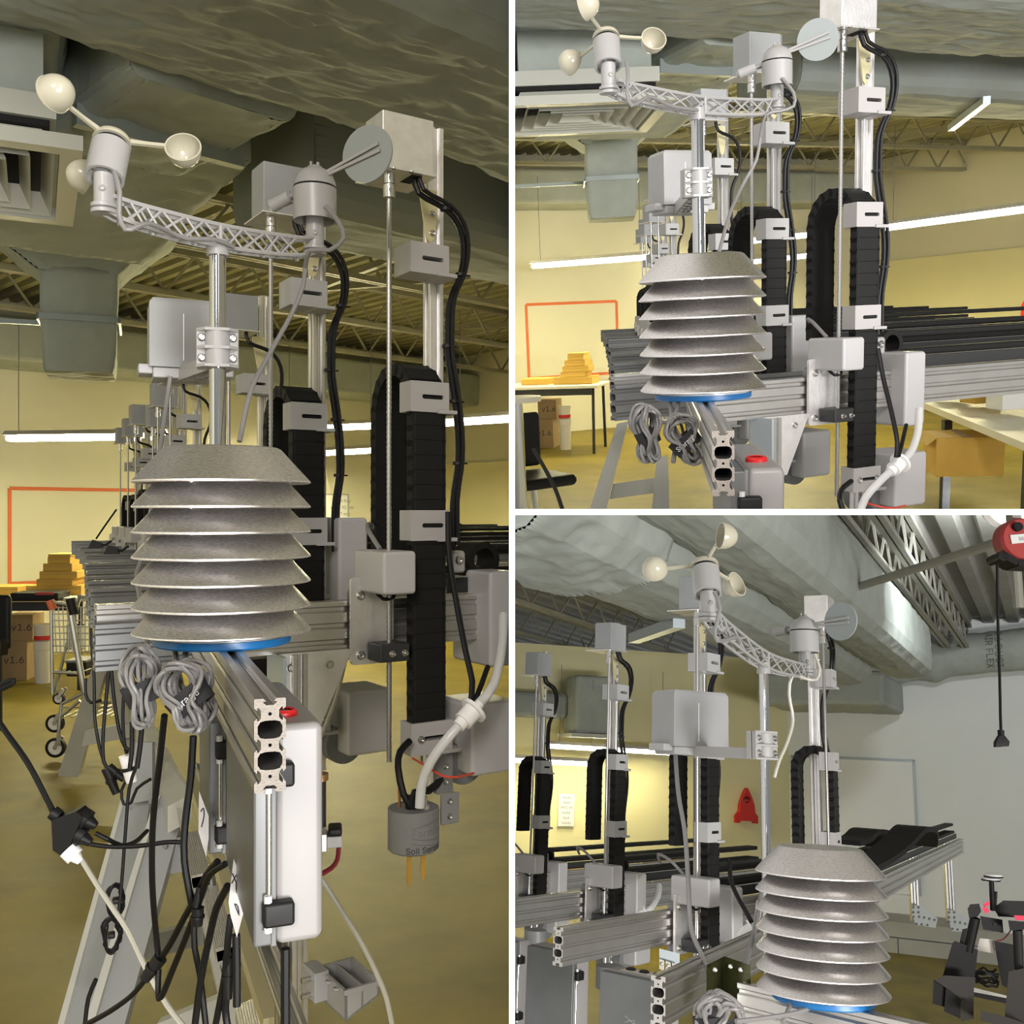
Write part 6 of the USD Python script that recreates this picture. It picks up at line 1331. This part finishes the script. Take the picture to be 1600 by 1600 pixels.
# the frame by the white wall
Zf = 9.0; s = Zf / F; o = C.at(1440, 1450, Zf); k = Kit()
for x, y0, y1 in ((1432, 1340, 1440), (1488, 1312, 1440)):
    p, q = C.at(x, y1, Zf) - o, C.at(x, y0, Zf) - o
    q = np.array([p[0], p[1], q[2]]); k.part('post', prism(affinity.scale(P26s, 3.6, 1.15, origin=(0, 0)), p, q, (1, 0, 0)), 'aluminium') if False else k.part('post', cat(*[bx(p[0] - 0.037 + 0.0255 * i, p[0] - 0.037 + 0.0255 * i + 0.022, p[1], p[1] + 0.05, p[2], q[2], 0.003) for i in range(3)]), 'aluminium')
    g = [(x - 7, 1415 if x < 1450 else 1422), (x + 6, 1415 if x < 1450 else 1423), (x + 33, 1435 if x < 1450 else 1441), (x + 30, 1450 if x < 1450 else 1457), (x - 1, 1445 if x < 1450 else 1455), (x - 7, 1432)]
    k.part('gusset', slab(C, o, g, Zf - 0.06, 0.02), 'gusset_white')
    for bx_, by_ in ((-5, 4), (3, 4), (-5, 12), (3, 12), (-5, 19), (4, 19), (12, 20), (20, 22), (28, 24), (0, 30), (8, 31), (17, 32)):
        yy = (1413 if x < 1450 else 1421) + by_
        k.part('bolt', screw(C.at(x + bx_, yy, Zf - 0.061) - o, C.R.T @ [0, -1, 0], 0.010, 0.006), 'dark_print')
pr, qr = C.at(1330, 1427, Zf + 0.9) - o, C.at(1560, 1449, Zf - 0.2) - o
k.part('bottom_rail', bar(pr, qr, 0.05, 0.075), 'aluminium')
place(k, 'support_frame', C, o, label=f'aluminium posts with white gusset plates along the white wall, {VC}', cat_='frame')
# black cable carriers arching over the far beam
for i, (up_, lo_, Z) in enumerate((([(1370, 1362), (1400, 1345), (1425, 1325), (1446, 1303), (1456, 1300), (1464, 1303), (1466, 1314), (1464, 1324)], 0, 2.35), ([(1345, 1322), (1362, 1316), (1374, 1305), (1386, 1304), (1393, 1308), (1394, 1320), (1390, 1325)], 0, 2.6))):
    P = smoothline([C.at(x, y, Z + 0.03 * j) for j, (x, y) in enumerate(up_)], 0.01); o = P[0]; wv = rz(50) @ [0, 0.075, 0]; k = Kit(); ms = []
    for a, b in zip(P[:-1], P[1:]):
        n = np.cross(b - a, wv); n = n / np.linalg.norm(n) * 0.012
        ms.append(hull([a - o, b - o, a + wv - o, b + wv - o, a + n - o, b + n - o, a + wv + n - o, b + wv + n - o]))
    k.part('links', cat(ms), 'chain_black', kind='stuff')
    place(k, 'cable_carrier', C, o, label=f'black cable carrier arching over the far beam, the {["right, larger", "left, smaller"][i]} one, {VC}', cat_='cable carrier')
# the drone on its dark stand
Zd = 3.2; o = C.at(1540, 1480, Zd); S_ = lambda pix, t=0.1, dz=0.0, **kw: slab(C, o, pix, Zd + dz, t, **kw)
k = Kit()
b = k.part('body', S_([(1531, 1431), (1566, 1437), (1568, 1458), (1536, 1452)], 0.2, -0.02), 'drone_black')
k.part('lens', cyl(C.at(1555, 1444, Zd - 0.024) - o, C.at(1555, 1444, Zd) - o, 0.006, 16), 'drone_grey', b)
k.part('top_shell', S_([(1552, 1418), (1568, 1407), (1602, 1408), (1610, 1425), (1602, 1434), (1560, 1432)], 0.22, 0.02), 'drone_black')
k.part('arm_hub', S_([(1512, 1420), (1516, 1413), (1530, 1412), (1533, 1424), (1528, 1432), (1514, 1434)], 0.07, -0.04), 'drone_black')
k.part('arm_hub', S_([(1575, 1438), (1600, 1440), (1604, 1452), (1578, 1454)], 0.07, -0.08), 'drone_black')
k.part('red_clip', S_([(1536, 1412), (1547, 1408), (1546, 1414), (1538, 1417)], 0.03, -0.03), 'pink_red'); k.part('red_clip', S_([(1534, 1418), (1542, 1417), (1546, 1424), (1540, 1428)], 0.02, -0.05), 'pink_red'); k.part('red_clip', S_([(1584, 1430), (1602, 1431), (1604, 1438), (1588, 1438)], 0.03, -0.09), 'pink_red')
m0, m1 = C.at(1551, 1422, Zd) - o, C.at(1549, 1374, Zd) - o
an = k.part('antenna_mast', cat(cyl(m0, m1, 0.0075, 14), cyl(m0 + [0.006, 0, 0], m1 * 0.6 + m0 * 0.4 + [0.012, 0, 0], 0.005, 10)), 'drone_black')
for x, y in ((1548, 1372), (1552, 1366.5)):
    c = C.at(x, y, Zd) - o; k.part('antenna_disc', mv(lathe([(0, -0.006), (0.026, -0.006), (0.027, -0.001), (0.020, 0.003), (0, 0.005)], 36), c), 'filter_white', an); k.part('antenna_base', mv(lathe([(0, -0.010), (0.028, -0.008), (0.028, -0.004), (0, -0.004)], 36), c), 'drone_black', an)
tubev = lambda x0, y0, x1, y1, r, dz=0.0: cyl(C.at(x0, y0, Zd + dz) - o, C.at(x1, y1, Zd + dz) - o, r, 18)
l1 = k.part('leg', tubev(1524, 1434, 1512, 1486, 0.015, -0.02), 'drone_black'); k.part('leg_pad', S_([(1473, 1525), (1488, 1474), (1492, 1470), (1497, 1478), (1506, 1486), (1520, 1485), (1528, 1484), (1522, 1532)], 0.05, -0.03), 'drone_black', l1)
k.part('leg_pad', S_([(1498, 1478), (1504, 1452), (1512, 1450), (1514, 1470), (1508, 1486)], 0.05, 0.04), 'drone_black', l1)
l2 = k.part('leg', tubev(1590, 1452, 1592, 1514, 0.014, -0.06), 'drone_grey'); k.part('leg_pad', S_([(1576, 1518), (1604, 1512), (1606, 1606), (1570, 1588)], 0.08, -0.10), 'drone_brown', l2); k.part('leg_pad', S_([(1553, 1470), (1584, 1476), (1586, 1548), (1566, 1540), (1560, 1510)], 0.05, 0.08), 'drone_black', l2)
k.part('under_plate', S_([(1531, 1466), (1552, 1468), (1554, 1490), (1526, 1485)], 0.01, 0.10), 'pail_white'); k.part('clip_wire', tube([C.at(*q, Zd - 0.03) - o for q in ((1557, 1470), (1566, 1468), (1574, 1461), (1580, 1452))], 0.0018, 6), 'wire_dark_red')
place(k, 'drone', C, o, label=f'black folded drone with red clips and two white antenna discs, {VC}', cat_='drone')
o = C.at(1490, 1560, Zd); k = Kit(); S2 = lambda pix, t, dz=0.0: slab(C, o, pix, Zd + dz, t)
k.part('top', S2([(1459, 1531), (1476, 1524), (1523, 1527), (1524, 1533), (1512, 1561), (1502, 1559)], 0.02, -0.10), 'drone_brown'); k.part('front', S2([(1459, 1531), (1478, 1541), (1478, 1574), (1457, 1568)], 0.10, -0.08), 'drone_black'); k.part('front', S2([(1478, 1543), (1502, 1560), (1501, 1592), (1475, 1580)], 0.10, -0.09), 'drone_black'); k.part('side', S2([(1502, 1560), (1513, 1561), (1522, 1534), (1521, 1592), (1502, 1596)], 0.12, -0.08), 'drone_brown')
place(k, 'drone_case', C, o, label=f'dark brown angular case standing below the drone, {VC}', cat_='case')
o = C.at(1548, 1556, 3.5); k = Kit(); S3 = lambda pix, t, dz=0.0: slab(C, o, pix, 3.5 + dz, t)
k.part('board', S3([(1521, 1543), (1574, 1556), (1574, 1561), (1521, 1550)], 0.5), 'base_timber'); k.part('edge', S3([(1521, 1550), (1574, 1560), (1572, 1568), (1521, 1557)], 0.5), 'rubber_black')
place(k, 'low_shelf', C, o, label=f'low shelf edge with a black lip behind the dark case, {VC}', cat_='shelf')
o = C.at(1542, 1535, 3.65); k = Kit(); g = np.random.default_rng(5)
k.part('loops', cat([tube([(0.04 * math.cos(t) * g.uniform(0.7, 1.1), 0.03 * math.sin(t), 0.012 * i + 0.01 * g.uniform(-1, 1)) for t in np.linspace(0, 2 * math.pi, 14)], 0.004, 6) for i in range(4)]), 'cable_black')
place(k, 'cord_loop', C, o, label=f'small heap of black cord on the low shelf, {VC}', cat_='cable coil')
solid('timber_offcut', slab(C, np.zeros(3), [(1533, 1579), (1570, 1588), (1606, 1600), (1600, 1610), (1532, 1595)], 3.0, 0.15), 'drone_brown', C, f'dark timber offcut in the lower right corner, {VC}', 'timber')
# cardboard and bins seen between the gantries
for i, (x, y, Z, w_, h_, mat, lab) in enumerate(((1048, 1412, 5.0, 0.07, 0.06, 'card_ochre', 'small ochre carton behind the third gantry slide'), (895, 1388, 5.2, 0.10, 0.05, 'card_ochre', 'ochre carton behind the second gantry'), (1053, 1360, 5.6, 0.09, 0.03, 'card_ochre', 'flat ochre carton behind the long grey cable'))):
    k = Kit(); k.part('box_body', bx(-w_, w_, 0, 0.2, 0, 2 * h_, 0.004), mat); k.part('flap_seam', bx(-w_ + 0.01, w_ - 0.01, -0.003, 0.001, h_, h_ + 0.008), 'card_brown'); place(k, 'carton', C, C.at(x, y, Z), rz(20), label=f'{lab}, {VC}', cat_='box')
# ------------------------------------------------------------------ upper right view: things behind the gantries
VB = VIEW['B']
def tabletop(room, x, y, Z, rx_, ry_, mat, lab, cat_='table'):
    c = room.at(x, y, Z); k = Kit(); r = rx_ * Z / F
    k.part('tabletop', lathe([(0, -0.03), (r * 0.98, -0.03), (r, -0.015), (r * 0.98, 0), (0, 0)], 48), mat); k.part('post', cyl((0, 0, -0.03), (0, 0, -c[2] + 0.02), 0.04, 14), 'tin_steel'); k.part('foot', cyl((0, 0, -c[2]), (0, 0, -c[2] + 0.03), r * 0.55, 28), 'drone_grey')
    place(k, 'round_table', room, c, label=lab, cat_=cat_)
tabletop(B, 806, 620, 6.0, 40, 16, 'table_white', f'round pale table top at the left border, {VB}')
c = B.at(1510, 745, 7.4); k = Kit(); q = 7.4 / F
k.part('box_body', bx(-46 * q, 55 * q, 0, 0.5, 0, 62 * q, 0.01), 'card_ochre'); k.part('box_flap', hull([(-46 * q, 0, 62 * q), (-46 * q, 0.5, 62 * q), (-60 * q, 0, 50 * q), (-60 * q, 0.5, 50 * q), (-44 * q, 0, 62 * q), (-44 * q, 0.5, 62 * q)]), 'card_ochre'); k.part('tape', bx(-0.03, 0.03, -0.002, 0.5, 62 * q, 62 * q + 0.002), 'card_brown')
c[2] = max(c[2], 0.0)
place(k, 'moving_box', B, c, rz(-12), label=f'large ochre cardboard box on the floor at the right, {VB}', cat_='box')
o = B.at(1530, 650, 7.0); k = Kit(); T_ = lambda pix, t: slab(B, o, pix, 7.0, t)
k.part('tabletop', hull([B.at(x, y, Z) - o for x, y, Z in ((1440, 628, 8.5), (1620, 700, 6.2), (1620, 640, 8.0), (1470, 612, 9.6))] + [B.at(x, y, Z) - o + [0, 0, -0.05] for x, y, Z in ((1440, 628, 8.5), (1620, 700, 6.2), (1620, 640, 8.0), (1470, 612, 9.6))]), 'table_white')
for x, y, Z in ((1480, 650, 8.0), (1610, 690, 6.6)):
    p = B.at(x, y, Z) - o; k.part('leg', bx(p[0] - 0.03, p[0] + 0.03, p[1] - 0.03, p[1] + 0.03, -o[2], p[2] - 0.03), 'print_black')
place(k, 'work_table', B, o, label=f'long pale work table behind the right beam, {VB}', cat_='table')
for i, (x, y, Z, w_, h_, mat, lab) in enumerate(((1545, 630, 8.0, 0.12, 0.10, 'card_ochre', 'ochre carton on the long work table'), (1585, 640, 7.6, 0.10, 0.14, 'panel_white', 'pale upright box on the long work table'), (1500, 622, 8.4, 0.10, 0.08, 'zinc_blue', 'bluish box on the long work table'))):
    k = Kit(); k.part('box_body', bx(-w_, w_, 0, 0.2, 0, 2 * h_, 0.004), mat); k.part('lid_seam', bx(-w_ - 0.002, w_ + 0.002, -0.003, 0.2, 1.5 * h_, 1.55 * h_), 'card_brown'); place(k, 'carton', B, B.at(x, y, Z), rz(10), label=f'{lab}, {VB}', cat_='box')
solid('wall_rocket', slab(B, np.zeros(3), [(1594, 500), (1596, 476), (1602, 466), (1610, 476), (1612, 500)], 11.0, 0.08), 'rocket_red', B, f'red rocket shape cut by the right border, {VB}', 'wall decoration')
c = B.at(880, 610, 9.3); k = Kit()
k.part('seat', bx(-0.25, 0.25, -0.2, 0.3, 0, 0.08, 0.03), 'drone_black'); k.part('back', bx(-0.24, 0.24, 0.26, 0.32, 0.1, 0.5, 0.03), 'drone_black'); k.part('post', cyl((0, 0, 0), (0, 0, -0.4), 0.03, 12), 'tin_steel'); k.part('base', cat([bar((0, 0, -0.40), (0.28 * math.cos(a), 0.28 * math.sin(a), -0.43), 0.04, 0.04) for a in np.linspace(0, 5, 5)]), 'drone_grey')
c = B.at(832, 700, 7.3); c[2] = 0.45
place(k, 'office_chair', B, c, rz(30), label=f'black office chair on the yellow floor at the left, {VB}', cat_='chair')
# white sawhorse below the hanks
o = B.at(960, 660, 2.6); k = Kit()
plk = lambda name, pix, Z, t: k.part(name, slab(B, o, pix, Z, t), 'timber_white')
plk('leg', [(964, 662), (982, 658), (946, 800), (920, 800)], 2.6, 0.03); plk('leg', [(1026, 715), (1044, 712), (1046, 800), (1018, 800)], 2.5, 0.03); plk('stretcher', [(958, 756), (1040, 744), (1040, 768), (952, 780)], 2.7, 0.03)
place(k, 'sawhorse', B, o, label=f'white sawhorse legs below the cable hanks, {VB}', cat_='sawhorse')
cable(B, 'tripod_leg', [(834, 702, 4.0), (850, 730, 3.9), (868, 765, 3.8), (882, 806, 3.7)], 0.008, 'drone_grey', f'dark bar slanting down at the lower left, {VB}', 'rod')
